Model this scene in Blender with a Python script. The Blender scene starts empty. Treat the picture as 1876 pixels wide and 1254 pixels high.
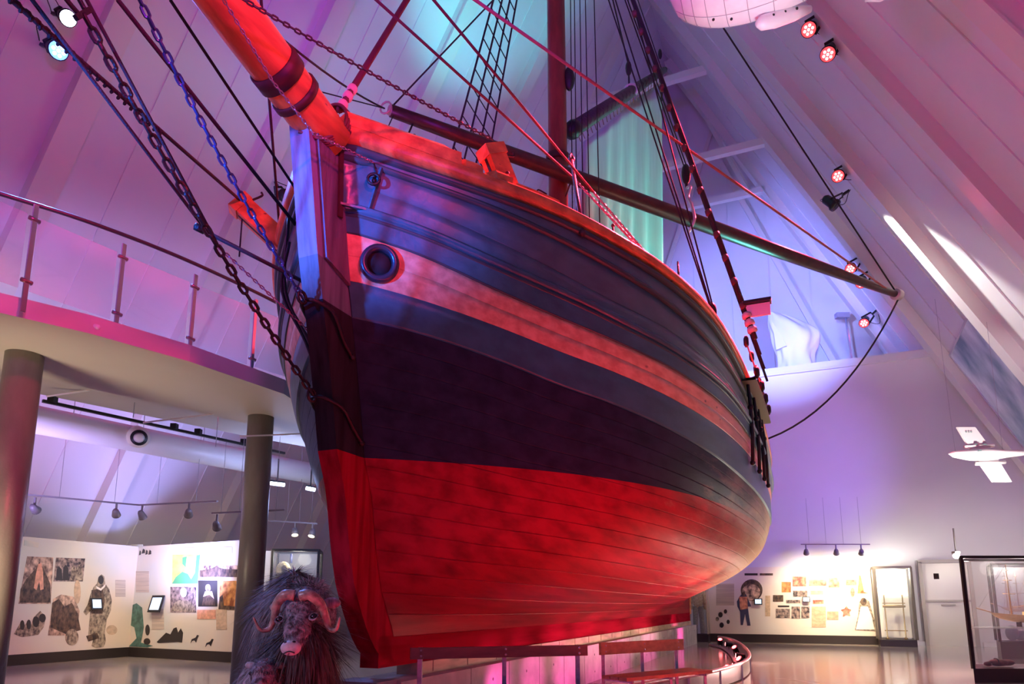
import bpy, math, random
import numpy as np
from mathutils import Vector, Matrix
random.seed(7); np.random.seed(7)
PI = math.pi
C = bpy.context.scene.collection
SC = bpy.context.scene

# ------------------------------------------------------------------ camera, world, exposure
TH = math.atan(217/1250.)
cd = bpy.data.cameras.new('camera'); cam = bpy.data.objects.new('camera', cd); C.objects.link(cam)
cam.location = (0, 0, 1.25); cam.rotation_euler = (PI/2+TH, 0, 0)
cd.sensor_width = 36; cd.lens = 1250/1876*36; cd.shift_y = 262/1876; cd.clip_end = 200; cd.clip_start = .05
SC.camera = cam
SC.view_settings.view_transform = 'Standard'; SC.view_settings.look = 'None'
SC.view_settings.exposure = -0.05; SC.view_settings.gamma = 1; SC.view_settings.use_curve_mapping = False
w = bpy.data.worlds.new('world'); SC.world = w; w.use_nodes = True
w.node_tree.nodes['Background'].inputs[0].default_value = (.40, .22, .75, 1)  # violet ambient added as fill, entering by the hall's open end
w.node_tree.nodes['Background'].inputs[1].default_value = .35

# ------------------------------------------------------------------ frames
A = np.array([-1.203, 6.2, 0.]); ANG = math.radians(23.05)
U = np.array([math.sin(ANG), math.cos(ANG), 0]); N = np.array([math.cos(ANG), -math.sin(ANG), 0]); K = np.array([0, 0, 1.])
def W(s, t, z): return A+s*U+t*N+z*K                    # s aft along the keel, t to port, z up
SHIPM = Matrix(((U[0], -N[0], 0, A[0]), (U[1], -N[1], 0, A[1]), (0, 0, 1, 0), (0, 0, 0, 1)))
def ray(px, py):
    x = (px-938)/1250; y = (889-py)/1250
    return np.array([x, math.cos(TH)-y*math.sin(TH), math.sin(TH)+y*math.cos(TH)])
O = np.array([0, 0, 1.25])
def pS(px, py, S): r = ray(px, py); return O+r*((S-np.dot(O-A, U))/np.dot(r, U))
def pT(px, py, T): r = ray(px, py); return O+r*((T-np.dot(O-A, N))/np.dot(r, N))
def pZ(px, py, z): r = ray(px, py); return O+r*((z-1.25)/r[2])
def pY(px, py, Y): r = ray(px, py); return O+r*Y/r[1]

# ------------------------------------------------------------------ materials
MATS = {}
def mat(name, col, rough=.6, metal=0., var=0., scale=(3, 3, 3), bump=0., bscale=None, emit=None, estr=0., detail=5, col2=None, spec=.5, trans=0., alpha=1., rot=0., coat=0.):
    if name in MATS: return MATS[name]
    m = bpy.data.materials.new(name); m.use_nodes = True; nt = m.node_tree; b = nt.nodes['Principled BSDF']
    b.inputs['Base Color'].default_value = (*col, 1); b.inputs['Roughness'].default_value = rough; b.inputs['Metallic'].default_value = metal
    b.inputs['Specular IOR Level'].default_value = spec
    if coat: b.inputs['Coat Weight'].default_value = coat; b.inputs['Coat Roughness'].default_value = .1
    if trans: b.inputs['Transmission Weight'].default_value = trans
    if alpha < 1: b.inputs['Alpha'].default_value = alpha
    if emit: b.inputs['Emission Color'].default_value = (*emit, 1); b.inputs['Emission Strength'].default_value = estr
    if var or bump:
        tc = nt.nodes.new('ShaderNodeTexCoord'); mp = nt.nodes.new('ShaderNodeMapping'); mp.inputs['Scale'].default_value = scale
        mp.inputs['Rotation'].default_value = (0, 0, rot)
        nt.links.new(tc.outputs['Object'], mp.inputs['Vector'])
        no = nt.nodes.new('ShaderNodeTexNoise'); no.inputs['Scale'].default_value = 1; no.inputs['Detail'].default_value = detail
        nt.links.new(mp.outputs[0], no.inputs['Vector'])
        if var:
            cr = nt.nodes.new('ShaderNodeValToRGB'); c2 = col2 or tuple(c*(1-var) for c in col)
            cr.color_ramp.elements[0].position = .35; cr.color_ramp.elements[1].position = .65
            cr.color_ramp.elements[0].color = (*c2, 1); cr.color_ramp.elements[1].color = (*col, 1)
            nt.links.new(no.outputs['Fac'], cr.inputs['Fac']); nt.links.new(cr.outputs[0], b.inputs['Base Color'])
        if bump:
            bp = nt.nodes.new('ShaderNodeBump'); bp.inputs['Strength'].default_value = bump; bp.inputs['Distance'].default_value = .02
            n2 = no
            if bscale:
                m2 = nt.nodes.new('ShaderNodeMapping'); m2.inputs['Scale'].default_value = bscale; m2.inputs['Rotation'].default_value = (0, 0, rot); nt.links.new(tc.outputs['Object'], m2.inputs['Vector'])
                n2 = nt.nodes.new('ShaderNodeTexNoise'); n2.inputs['Scale'].default_value = 1; n2.inputs['Detail'].default_value = 4; nt.links.new(m2.outputs[0], n2.inputs['Vector'])
            nt.links.new(n2.outputs['Fac'], bp.inputs['Height']); nt.links.new(bp.outputs[0], b.inputs['Normal'])
    MATS[name] = m; return m
def knots(m, s=2.5, dark=(.10, .04, .02)):
    """wood knots: sparse dark spots laid over the base colour"""
    nt = m.node_tree; b = nt.nodes['Principled BSDF']; l = b.inputs['Base Color'].links[0]; src = l.from_socket
    tc = nt.nodes.new('ShaderNodeTexCoord'); mp = nt.nodes.new('ShaderNodeMapping'); mp.inputs['Scale'].default_value = (s*.6, s*.6, s*1.3)
    nt.links.new(tc.outputs['Object'], mp.inputs[0]); v = nt.nodes.new('ShaderNodeTexVoronoi'); v.inputs['Scale'].default_value = 1.6; nt.links.new(mp.outputs[0], v.inputs['Vector'])
    r = nt.nodes.new('ShaderNodeMapRange'); r.inputs['From Min'].default_value = .03; r.inputs['From Max'].default_value = .11; nt.links.new(v.outputs['Distance'], r.inputs['Value'])
    mx = nt.nodes.new('ShaderNodeMix'); mx.data_type = 'RGBA'; mx.inputs['A'].default_value = (*dark, 1)
    nt.links.new(r.outputs[0], mx.inputs['Factor']); nt.links.new(src, mx.inputs['B']); nt.links.new(mx.outputs['Result'], b.inputs['Base Color'])
    return m
def zbands(m, bands, streak=.0, tancol=None, stretch=(.5, 9, 9)):
    """paint boundaries at fixed heights up the hull: bands [(z_top,colour),...] lowest first"""
    nt = m.node_tree; b = nt.nodes['Principled BSDF']
    tc = nt.nodes.new('ShaderNodeTexCoord'); sp = nt.nodes.new('ShaderNodeSeparateXYZ'); nt.links.new(tc.outputs['Object'], sp.inputs[0])
    mp = nt.nodes.new('ShaderNodeMapping'); mp.inputs['Scale'].default_value = stretch; nt.links.new(tc.outputs['Object'], mp.inputs[0])
    no = nt.nodes.new('ShaderNodeTexNoise'); no.inputs['Scale'].default_value = 1.4; no.inputs['Detail'].default_value = 6; nt.links.new(mp.outputs[0], no.inputs['Vector'])
    prev = None
    for i, (zt, c) in enumerate(bands):
        mr = nt.nodes.new('ShaderNodeMix'); mr.data_type = 'RGBA'
        mr.inputs['A'].default_value = tuple(x*.55 for x in c)+(1,); mr.inputs['B'].default_value = (*c, 1)
        mpn = nt.nodes.new('ShaderNodeMapRange'); mpn.inputs['From Min'].default_value = .3; mpn.inputs['From Max'].default_value = .6
        nt.links.new(no.outputs['Fac'], mpn.inputs['Value']); nt.links.new(mpn.outputs[0], mr.inputs['Factor'])
        cur = mr.outputs['Result']
        if prev is not None:
            gt = nt.nodes.new('ShaderNodeMath'); gt.operation = 'GREATER_THAN'; gt.inputs[1].default_value = bands[i-1][0]; nt.links.new(sp.outputs['Z'], gt.inputs[0])
            mx = nt.nodes.new('ShaderNodeMix'); mx.data_type = 'RGBA'; nt.links.new(gt.outputs[0], mx.inputs['Factor'])
            nt.links.new(prev, mx.inputs['A']); nt.links.new(cur, mx.inputs['B']); cur = mx.outputs['Result']
        prev = cur
    if tancol:                                          # pale tan mixed over the paint in long streaks, stronger aft and higher
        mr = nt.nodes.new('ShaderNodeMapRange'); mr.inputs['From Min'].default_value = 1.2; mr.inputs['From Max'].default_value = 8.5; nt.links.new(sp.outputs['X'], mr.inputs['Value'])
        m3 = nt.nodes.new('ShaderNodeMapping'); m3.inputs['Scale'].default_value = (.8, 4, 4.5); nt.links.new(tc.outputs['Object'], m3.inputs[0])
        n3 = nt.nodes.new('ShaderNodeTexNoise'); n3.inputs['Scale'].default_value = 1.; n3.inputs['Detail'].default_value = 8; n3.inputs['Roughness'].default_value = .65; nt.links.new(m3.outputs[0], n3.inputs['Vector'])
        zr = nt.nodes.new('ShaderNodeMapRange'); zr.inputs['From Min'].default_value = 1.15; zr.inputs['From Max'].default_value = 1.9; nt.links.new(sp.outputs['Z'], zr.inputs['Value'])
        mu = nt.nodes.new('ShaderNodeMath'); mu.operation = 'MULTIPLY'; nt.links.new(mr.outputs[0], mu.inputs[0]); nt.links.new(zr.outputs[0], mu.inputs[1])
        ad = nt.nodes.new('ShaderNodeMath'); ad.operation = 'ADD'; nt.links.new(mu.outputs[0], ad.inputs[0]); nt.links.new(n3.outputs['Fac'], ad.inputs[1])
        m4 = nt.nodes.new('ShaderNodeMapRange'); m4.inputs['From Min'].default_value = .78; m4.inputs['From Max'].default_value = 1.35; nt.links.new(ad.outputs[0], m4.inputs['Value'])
        mx = nt.nodes.new('ShaderNodeMix'); mx.data_type = 'RGBA'; nt.links.new(m4.outputs[0], mx.inputs['Factor']); nt.links.new(prev, mx.inputs['A']); mx.inputs['B'].default_value = (*tancol, 1); prev = mx.outputs['Result']
    nt.links.new(prev, b.inputs['Base Color'])
    return m

# ------------------------------------------------------------------ mesh builder
ROOTM = {}
class MB:
    def __init__(s): s.v = []; s.f = []; s.m = []; s.sm = []; s.k = 0; s.smooth = False
    def add(s, vs, fs, k=None, smooth=None):
        o = len(s.v); s.v += [tuple(map(float, p)) for p in vs]
        for f in fs: s.f.append([o+i for i in f]); s.m.append(s.k if k is None else k); s.sm.append(s.smooth if smooth is None else smooth)
        return s
    def obox(s, c, ax, ay, az, hx, hy, hz, k=None, bev=0.):
        c = np.array(c, float); ax = nrm(ax)*hx; ay = nrm(ay)*hy; az = nrm(az)*hz
        P = [c+i*ax+j*ay+l*az for i in (-1, 1) for j in (-1, 1) for l in (-1, 1)]
        s.add(P, [(0, 1, 3, 2), (4, 6, 7, 5), (0, 4, 5, 1), (2, 3, 7, 6), (0, 2, 6, 4), (1, 5, 7, 3)], k, False); return s
    def box(s, c, h, k=None): return s.obox(c, (1, 0, 0), (0, 1, 0), (0, 0, 1), h[0], h[1], h[2], k)
    def bar(s, a, b, w_, h_, up=(0, 0, 1), k=None):
        a = np.array(a, float); b = np.array(b, float); d = b-a; L = np.linalg.norm(d); x = d/L
        y = np.cross(up, x); y = y/np.linalg.norm(y) if np.linalg.norm(y) > 1e-6 else np.array([1., 0, 0]); z = np.cross(x, y)
        return s.obox((a+b)/2, x, y, z, L/2, w_/2, h_/2, k)
    def tube(s, pts, r, n=8, cap=True, k=None, closed=False):
        pts = [np.array(p, float) for p in pts]; M = len(pts)
        rs = r if hasattr(r, '__len__') else [r]*M
        T = []
        for i in range(M):
            a = pts[(i-1) % M] if (closed or i > 0) else pts[i]; b = pts[(i+1) % M] if (closed or i < M-1) else pts[i]
            T.append(nrm(b-a))
        ref = np.array([0, 0, 1.]) if abs(T[0][2]) < .9 else np.array([1., 0, 0])
        x = nrm(np.cross(ref, T[0])); V = []; F = []
        for i in range(M):
            x = nrm(x-np.dot(x, T[i])*T[i]); y = np.cross(T[i], x)
            for j in range(n):
                a = 2*PI*j/n; V.append(pts[i]+rs[i]*(math.cos(a)*x+math.sin(a)*y))
        R = M if closed else M-1
        for i in range(R):
            for j in range(n):
                i2 = (i+1) % M; F.append((i*n+j, i*n+(j+1) % n, i2*n+(j+1) % n, i2*n+j))
        if cap and not closed: F += [tuple(range(n))[::-1], tuple((M-1)*n+j for j in range(n))]
        s.add(V, F, k, n > 5); return s
    def lathe(s, c, axis, prof, n=20, k=None, smooth=True):
        c = np.array(c, float); a = nrm(axis); ref = np.array([0, 0, 1.]) if abs(a[2]) < .9 else np.array([1., 0, 0])
        x = nrm(np.cross(ref, a)); y = np.cross(a, x); V = []; F = []
        for (r, h) in prof:
            for j in range(n): V.append(c+a*h+r*(math.cos(2*PI*j/n)*x+math.sin(2*PI*j/n)*y))
        for i in range(len(prof)-1):
            for j in range(n): F.append((i*n+j, i*n+(j+1) % n, (i+1)*n+(j+1) % n, (i+1)*n+j))
        F += [tuple(range(n))[::-1], tuple((len(prof)-1)*n+j for j in range(n))]
        s.add(V, F, k, smooth); return s
    def prism(s, poly, ax, k=None):
        poly = [np.array(p, float) for p in poly]; ax = np.array(ax, float); n = len(poly)
        s.add(poly+[p+ax for p in poly], [tuple(range(n)), tuple(range(n, 2*n))[::-1]]+[(i, i+n, (i+1) % n+n, (i+1) % n) for i in range(n)], k, False); return s
    def sphere(s, c, r, nu=14, nv=9, k=None, R=None):
        c = np.array(c, float); r = np.array(r if hasattr(r, '__len__') else (r, r, r), float); V = []; F = []
        for i in range(nv+1):
            th = PI*i/nv
            for j in range(nu):
                p = np.array([math.sin(th)*math.cos(2*PI*j/nu), math.sin(th)*math.sin(2*PI*j/nu), math.cos(th)])*r
                V.append(c+(R@p if R is not None else p))
        for i in range(nv):
            for j in range(nu): F.append((i*nu+j, (i+1)*nu+j, (i+1)*nu+(j+1) % nu, i*nu+(j+1) % nu))
        s.add(V, F, k, True); return s
    def grid(s, G, k=None, smooth=True, wrap=False, flip=False):
        a = len(G); b = len(G[0]); V = [p for r in G for p in r]; F = []
        for i in range(a-1):
            for j in range(b if wrap else b-1):
                q = (i*b+j, i*b+(j+1) % b, (i+1)*b+(j+1) % b, (i+1)*b+j); F.append(q[::-1] if flip else q)
        s.add(V, F, k, smooth); return s
    def build(s, name, mats, parent=None, merge=False, flipfix=True):
        me = bpy.data.meshes.new(name); M = ROOTM.get(parent.name) if parent else None
        vs = s.v
        if M is not None:
            Mi = M.inverted(); vs = [tuple(Mi @ Vector(p)) for p in vs]
        me.from_pydata(vs, [], s.f)
        for m_ in (mats if isinstance(mats, (list, tuple)) else [mats]): me.materials.append(m_)
        me.polygons.foreach_set('material_index', s.m); me.polygons.foreach_set('use_smooth', s.sm)
        if flipfix or merge:
            import bmesh
            bm = bmesh.new(); bm.from_mesh(me)
            if merge: bmesh.ops.remove_doubles(bm, verts=bm.verts, dist=1e-4)
            if flipfix: bmesh.ops.recalc_face_normals(bm, faces=bm.faces)
            bm.to_mesh(me); bm.free()
        me.update(); o = bpy.data.objects.new(name, me); C.objects.link(o)
        if parent: o.parent = parent; ROOTM[o.name] = M
        return o
def nrm(v): v = np.array(v, float); return v/max(1e-9, np.linalg.norm(v))
def thing(name, label, cat, loc=(0, 0, 0), group=None, M=None):
    o = bpy.data.objects.new(name, None); C.objects.link(o); o.empty_display_size = .2
    if M is None: M = Matrix.Translation(Vector([float(x) for x in loc]))
    o.matrix_world = M; ROOTM[o.name] = M.copy()
    o['label'] = label; o['category'] = cat
    if group: o['group'] = group
    return o
def tag(o, label, cat, group=None, kind=None):
    if label: o['label'] = label
    if cat: o['category'] = cat
    if group: o['group'] = group
    if kind: o['kind'] = kind
    return o
def struct(o): o['kind'] = 'structure'; return o
def lab(o, l): o['label'] = l; return o
def frameM(p): M = SHIPM.copy(); M.translation = Vector([float(x) for x in p]); return M
def light(kind, loc, energy, col, target=None, size=.1, cone=60, blend=.5, parent=None, name='lamp_light'):
    d = bpy.data.lights.new(name, kind); d.energy = energy; d.color = col
    if kind == 'AREA': d.size = size
    else: d.shadow_soft_size = size
    if kind == 'SPOT': d.spot_size = math.radians(cone); d.spot_blend = blend
    o = bpy.data.objects.new(name, d); C.objects.link(o)
    v = Vector([float(a) for a in loc]); R = Matrix.Identity(4)
    if target is not None: R = (Vector([float(a) for a in target])-v).to_track_quat('-Z', 'Y').to_matrix().to_4x4()
    Mw = Matrix.Translation(v) @ R
    if parent is not None:
        o.parent = parent; o.matrix_local = ROOTM[parent.name].inverted() @ Mw
    else: o.matrix_world = Mw
    return o


# ------------------------------------------------------------------ floods added without fittings: colour washes, fill on hull and muskox
def flood(loc, tg, e, col, cone=90, size=.3, blend=.8): return light('SPOT', loc, e, col, tg, size, cone, blend, None, 'added_flood')
flood(W(-6, 5, 5), W(2, -9, 11), 1500, (.78, .04, .78), 72)      # violet wash on the left slope
flood(W(-5, -6, 6), W(9, 6, 11), 1350, (.66, .08, .8), 75)        # violet wash on the right slope
flood(W(-4, 3, 8), W(10, -4, 17), 3000, (.26, .05, 1.), 60)
flood(W(13, -3, 10), W(22.5, 3, 12.5), 5500, (.20, .26, 1.), 62)       # blue on the terrace
flood(W(12.5, 4.5, 8.5), W(22.5, 2.5, 12), 4500, (.25, .33, 1.), 55, .05)
flood(W(12, 8, 2.5), W(19, 1.5, 6.5), 1800, (.30, .14, 1.), 64)
flood(W(9, 9, 2), W(19, 7, 5), 420, (.5, .26, 1.), 80)
flood(W(6.6, -1, 7), W(10.5, -3.4, 20), 7000, (.1, .9, 1.), 34)       # cyan pool high up
flood(W(10.8, 3.4, 6.6), W(7.6, .4, 11), 1300, (.15, 1, .9), 70)            # green on the sail
flood(W(-7, -1.6, 3.6), W(-1.2, 0, 4.4), 7500, (.01, .15, 1.), 16, .15)     # blue on the face of the stem
flood(W(-4, 9, 3), W(5, 2.5, 3.6), 150, (.03, .8, 1.), 46)
flood(W(-5, 6, 6), W(3, 2.5, 3.2), 130, (.35, .3, 1.), 60)  # blue-violet fill added on the hull side
flood(W(-6, -1.2, 2.4), (-1.5, 4.8, 1.2), 420, (.66, .58, 1.), 26)       # added to brighten the muskox
flood(W(0, -7.6, 1.3), W(5, -11.2, 8), 1500, (.5, .38, 1.), 70)       # below the mezzanine
flood(W(-2, -4, .8), W(1, -6, 4), 300, (1, .78, .52), 120)
flood(W(7, 3.2, .3), W(5.5, 1.0, 1.3), 230, (1, .6, .5), 90, .1)
flood(W(11, 3.4, .3), W(9.5, 1.2, 1.3), 330, (1, .7, .6), 100, .1)   # unseen low lamp added for the bright streak along the bilge
flood(W(9, 5.5, .4), W(9, 2.7, 2.2), 260, (1, .8, .55), 110, .2)   # unseen warm light added under the turn of the hull amidships
flood(W(-5, 6, 7), W(-.3, -3., 4.1), 2600, (1, .03, .12), 32)          # red along the edge of the mezzanine
flood(W(5.5, -8.5, 1.5), W(9, -11, 5), 900, (.35, .38, 1.), 120)

# material table
WALLC = (.80, .79, .80)
wallm = mat('painted_panel', WALLC, .55, var=.06, scale=(.4, .4, .4))
beamm = mat('painted_beam', (.78, .74, .68), .45)
conc = mat('concrete', (.50, .48, .46), .7, var=.25, scale=(4, 4, 4), bump=.15, bscale=(30, 30, 30))
concol = mat('column_concrete', (.30, .28, .24), .35, var=.35, scale=(3, 3, 1.2), bump=.12, bscale=(40, 40, 40))
black = mat('black_metal', (.02, .02, .022), .4, .3)
iron = mat('black_iron', (.028, .026, .026), .45, .6, bump=.3, bscale=(60, 60, 60), scale=(20, 20, 20))
steel = mat('brushed_steel', (.45, .45, .47), .3, .9)
ropem = mat('tarred_rope', (.016, .012, .012), .8, bump=.5, scale=(80, 80, 80))
ropel = mat('hemp_rope', (.30, .20, .12), .8, bump=.5, scale=(80, 80, 80))
white = mat('white_enamel', (.85, .85, .85), .35)

# ------------------------------------------------------------------ building shell
floorm = mat('polished_floor', (.52, .44, .36), .12, var=.18, scale=(1.2, 1.2, 1.2), bump=.02, bscale=(3, 3, 3), spec=.8)
m = MB(); m.obox(W(6, -1, -.1), U, N, K, 20, 17.5, .1); struct(m.build('floor', floorm))
def tl(z): return -14.3+z/1.85
def tr(z): return 12.3-z/1.95
S0, S1 = -8., 23.
ZA, TA = 25.25, -.65
nl = nrm(np.array([0, 0, 1.])*-1/1.85+N)   # into the room from the left slope
nr = nrm(np.array([0, 0, -1.])/1.95-N)
def slope(name, f, nn, z0=0., z1=ZA):
    m = MB(); a, b, c, d = W(S0, f(z0), z0), W(S1, f(z0), z0), W(S1, f(z1), z1), W(S0, f(z1), z1)
    m.prism([a, b, c, d], -nn*.3)
    s = 2.1-1.3*7
    while s < S1:                                   # raised joints between the wall panels
        if abs(((s-2.1)/3.9) % 1) > .05 or True:
            m.bar(W(s, f(z0), z0)+nn*.012, W(s, f(z1), z1)+nn*.012, .035, .025, up=U)
        s += 1.3
    return struct(m.build(name, [wallm]))
slope('wall_left', tl, nl); slope('wall_right', tr, nr)
tn = 0
def trimobj(mb, mt):
    global tn
    tn += 1; return struct(mb.build('trim_%d' % tn, mt))
for s in (-5.7, -1.8, 2.1, 6.15, 9.9, 13.8, 17.75, 21.6):        # steel frames up both slopes
    for f, nn in ((tl, nl), (tr, nr)):
        m = MB(); a, b = W(s, f(0), 0)+nn*.14, W(s, f(24.6), 24.6)+nn*.14
        m.bar(a, b, .28, .42, up=U)
        d = nrm(b-a); m.obox((a+b)/2+nn*.15, d, U, nn, np.linalg.norm(b-a)/2, .25, .02)
        trimobj(m, beamm)
for s, z in ((17.9, 20.6), (17.9, 17.1), (21.5, 17.5), (9.9, 22.5)):                            # collar ties
    m = MB(); m.bar(W(s, tl(z)+.2, z), W(s, tr(z)-.2, z), .22, .26); trimobj(m, beamm)
# the far end: solid wall below, terrace above it, set-back end wall
m = MB(); m.prism([W(19, tl(0), 0), W(19, tr(0), 0), W(19, tr(9.15), 9.15), W(19, tl(9.15), 9.15)], U*.2); struct(m.build('wall_back', wallm))
m = MB(); m.obox(W(21, -.6, 9.05), U, N, K, 2.1, 8.3, .09); m.obox(W(18.96, -.6, 9.12), U, N, K, .07, 8.35, .1); trimobj(m, wallm)
m = MB(); m.prism([W(23, tl(9), 9), W(23, tr(9), 9), W(23, TA, ZA)], U*.2)
for t in (-3, -1.5, 0, 1.5, 3, 4.5): m.bar(W(22.97, t, 9.2), W(22.97, t, 9.2+14*(1-abs(t)/8.)), .03, .03, up=U)
struct(m.build('wall_terrace', wallm))
m = MB(); m.bar(W(22.9, .5, 23.4), W(19.3, 2.6, 16.2), .1, .2); m.bar(W(22.9, 1.2, 22), W(22.8, -3.4, 9.2), .12, .16); m.bar(W(22.9, 1.4, 20), W(22.8, 5.6, 9.2), .14, .2); trimobj(m, beamm)
# door in the far wall
m = MB(); m.obox(W(18.95, 7.42, 1.22), U, N, K, .05, .62, 1.22)
struct(m.build('door_1', mat('door_white', (.72, .68, .62), .3)))
m = MB()
for t in (6.78, 8.06): m.obox(W(18.9, t, 1.25), U, N, K, .07, .05, 1.25)
m.obox(W(18.9, 7.42, 2.5), U, N, K, .07, .69, .05); m.obox(W(18.88, 7.42, 1.32), U, N, K, .04, .6, .03); m.obox(W(18.86, 7.42, 1.2), U, N, K, .03, .18, .02)
trimobj(m, mat('door_trim', (.42, .38, .34), .4))
m = MB(); m.obox(W(18.93, 9.6, .06), U, N, K, .04, 1.4, .06); m.obox(W(18.93, 6.3, .06), U, N, K, .04, .45, .06); struct(m.build('baseboard_back', white))

# mezzanine slab, soffit and columns
slabm = mat('slab_plaster', (.66, .62, .55), .6, var=.05, scale=(1, 1, 1))
fr = [(-3.8, -4.9), (-2.6, -4.0), (-1.49, -3.41), (-.8, -3.10), (.22, -2.83), (1.63, -2.69), (2.4, -2.9), (3.6, -3.5)]
bk = [(3.9, -4.0), (2.9, -4.25), (2.46, -4.3), (-.13, -5.0), (-.5, -5.12), (-3.8, -6.3)]
m = MB(); m.prism([W(s, t, 4.0) for s, t in fr+bk], K*.2); struct(m.build('floor_mezzanine', slabm))
m = MB(); m.prism([W(s, t, 4.32) for s, t in [(-3, -6.1), (-.5, -5.25), (2.5, -4.45), (4.2, -4.1), (5.4, -5.4), (4.4, -5.8), (.2, -7.0), (-3, -7.6)]], K*.25); struct(m.build('ceiling_soffit', slabm))
def column(px, py, D, label):
    p = pY(px, py, D); c = thing('round_column', label, 'column', (p[0], p[1], 0), 'columns under the mezzanine')
    m = MB(); m.lathe((p[0], p[1], 0), K, [(.185, 0.), (.185, 4.0)], 36); m.build('shaft', concol, c)
    m = MB(); m.lathe((p[0], p[1], 0), K, [(.20, 0), (.20, .05)], 36); m.build('base_ring', steel, c)
column(45, 655, 7.3, 'thick raw concrete round column at the left edge of the photo')
column(478, 770, 9.9, 'raw concrete round column between exhibition wall and muskox')

# glass balustrade on the mezzanine
bt = thing('glass_balustrade', 'glass balustrade with dark handrail along the curved mezzanine edge', 'balustrade', W(0, -2.9, 4.2))
def cr(pts, n=6):
    P = [np.array(p, float) for p in pts]; P = [2*P[0]-P[1]]+P+[2*P[-1]-P[-2]]; out = []
    for i in range(1, len(P)-2):
        for k in range(n):
            t = k/n; out.append(.5*((2*P[i])+(-P[i-1]+P[i+1])*t+(2*P[i-1]-5*P[i]+4*P[i+1]-P[i+2])*t*t+(-P[i-1]+3*P[i]-3*P[i+1]+P[i+2])*t**3))
    return out+[P[-2]]
edge = [W(s, t-.04, 0) for s, t in fr[1:7]]
m = MB(); m.tube(cr([p+K*5.22 for p in edge]), .022, 10); m.build('handrail', mat('handrail_dark', (.08, .06, .06), .35, .3), bt)
glass = mat('clear_glass', (.9, .9, .95), .02, alpha=.22, spec=1.)
pp = [pZ(38, 570, 4.03), pZ(206, 624, 4.03), pZ(342, 666, 4.03), pZ(456, 700, 4.03)]
pp = [pp[0]+(pp[0]-pp[1])*1.0]+pp+[pp[3]+(pp[3]-pp[2])*.8]
for i, p in enumerate(pp):
    p = p-N*.0; q = p+N*.03
    m = MB(); m.bar(q*[1, 1, 0]+K*4.02, q*[1, 1, 0]+K*5.14, .045, .018, up=N)
    po = m.build('post', steel, bt)
    for z in (4.33, 4.98): m = MB(); m.lathe(q*[1, 1, 0]+K*z+U*.05, U, [(.022, -.10), (.022, 0)], 10); m.build('glass_clamp', mat('clamp_red', (.35, .2, .2), .3, .7), po)
    if i < len(pp)-1:
        r = pp[i+1]; a = p*[1, 1, 0]+nrm(r-p)*.05*[1, 1, 0]; b = r*[1, 1, 0]-nrm(r-p)*.05*[1, 1, 0]
        m = MB(); m.bar((a+K*4.64), (b+K*4.64), .012, .78); m.build('glass_panel', glass, bt)
# small wall camera on the slab edge
c = pZ(162, 600, 4.1)+N*.03
t_ = thing('security_camera', 'tiny security camera on the edge of the mezzanine slab', 'camera', c)
m = MB(); m.box(c, (.03, .03, .03)); m.build('bracket', white, t_); m = MB(); m.lathe(c+N*.05, N-K*.3+U*.5, [(.028, -.05), (.028, .05), (.02, .06)], 12); m.build('housing', white, t_)

# white air duct, cable tray
def T(px, py, s=-9.5): return pT(px, py, s)
d0, d1 = W(1.0, -8.2, 4.35), W(11., -8.2, 4.75)
dt = thing('air_duct', 'long white round air duct hanging below the mezzanine soffit', 'duct', (d0+d1)/2)
pa = pY(60, 768, 10.8); pb = pY(590, 872, 15.6); dd = nrm(pb-pa)
m = MB(); m.tube([pa-dd*1.5, pa, (pa+pb)/2, pb, pb+dd*2], .235, 28); m.build('pipe', mat('duct_white', (.72, .71, .72), .4), dt)
pn = pY(250, 800, 12.1)
m = MB(); m.lathe(pn, nrm([.55, -.75, -.25]), [(.2, 0), (.19, .28), (.15, .32), (.13, .36)], 20); m.build('nozzle', mat('nozzle_cream', (.7, .65, .5), .4), dt)
m = MB(); q = nrm([.55, -.75, -.25]); m.lathe(pn+q*.36, q, [(.14, 0), (.14, .01)], 20); m.lathe(pn+q*.37, q, [(.09, 0), (.05, .03)], 20, k=1); m.build('nozzle_grille', [black, beamm], dt)
m = MB()
for k in range(5):
    p = pa+(pb-pa)*(k+.5)/5.; m = MB(); m.bar(p+K*.2, p+K*.75, .01, .01, up=U); m.build('hanger', steel, dt)
tr_a, tr_b = pY(78, 735, 9.8), pY(452, 816, 12.7)
tt = thing('lighting_track', 'dark lighting track on thin wires just in front of the white duct', 'track', (tr_a+tr_b)/2, 'ceiling tracks below the mezzanine')
m = MB(); m.bar(tr_a, tr_b+(tr_b-tr_a)*.25, .05, .045); m.build('rail', black, tt)
for px, py in ((92, 738), (297, 782), (345, 792), (445, 812)):
    f = (px-78)/374.; p = tr_a+(tr_b-tr_a)*f; m = MB(); m.box(p+K*.05, (.05, .05, .05)); m.build('connector', black, tt)
for a, b in (((85, 727), (250, 703)), ((262, 775), (450, 752)), ((440, 800), (560, 795))):
    P, Q = pY(*a, 9.3), pY(*b, 10.); m = MB(); m.bar(P, Q, .02, .02); m.build('cross_rod', white, tt)
for x in (250, 400):
    P = pY(x, 703+(x-250)*.35, 10.2); m = MB(); m.tube([P, P-K*.55], .006, 5); m.build('wire', steel, tt)

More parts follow.
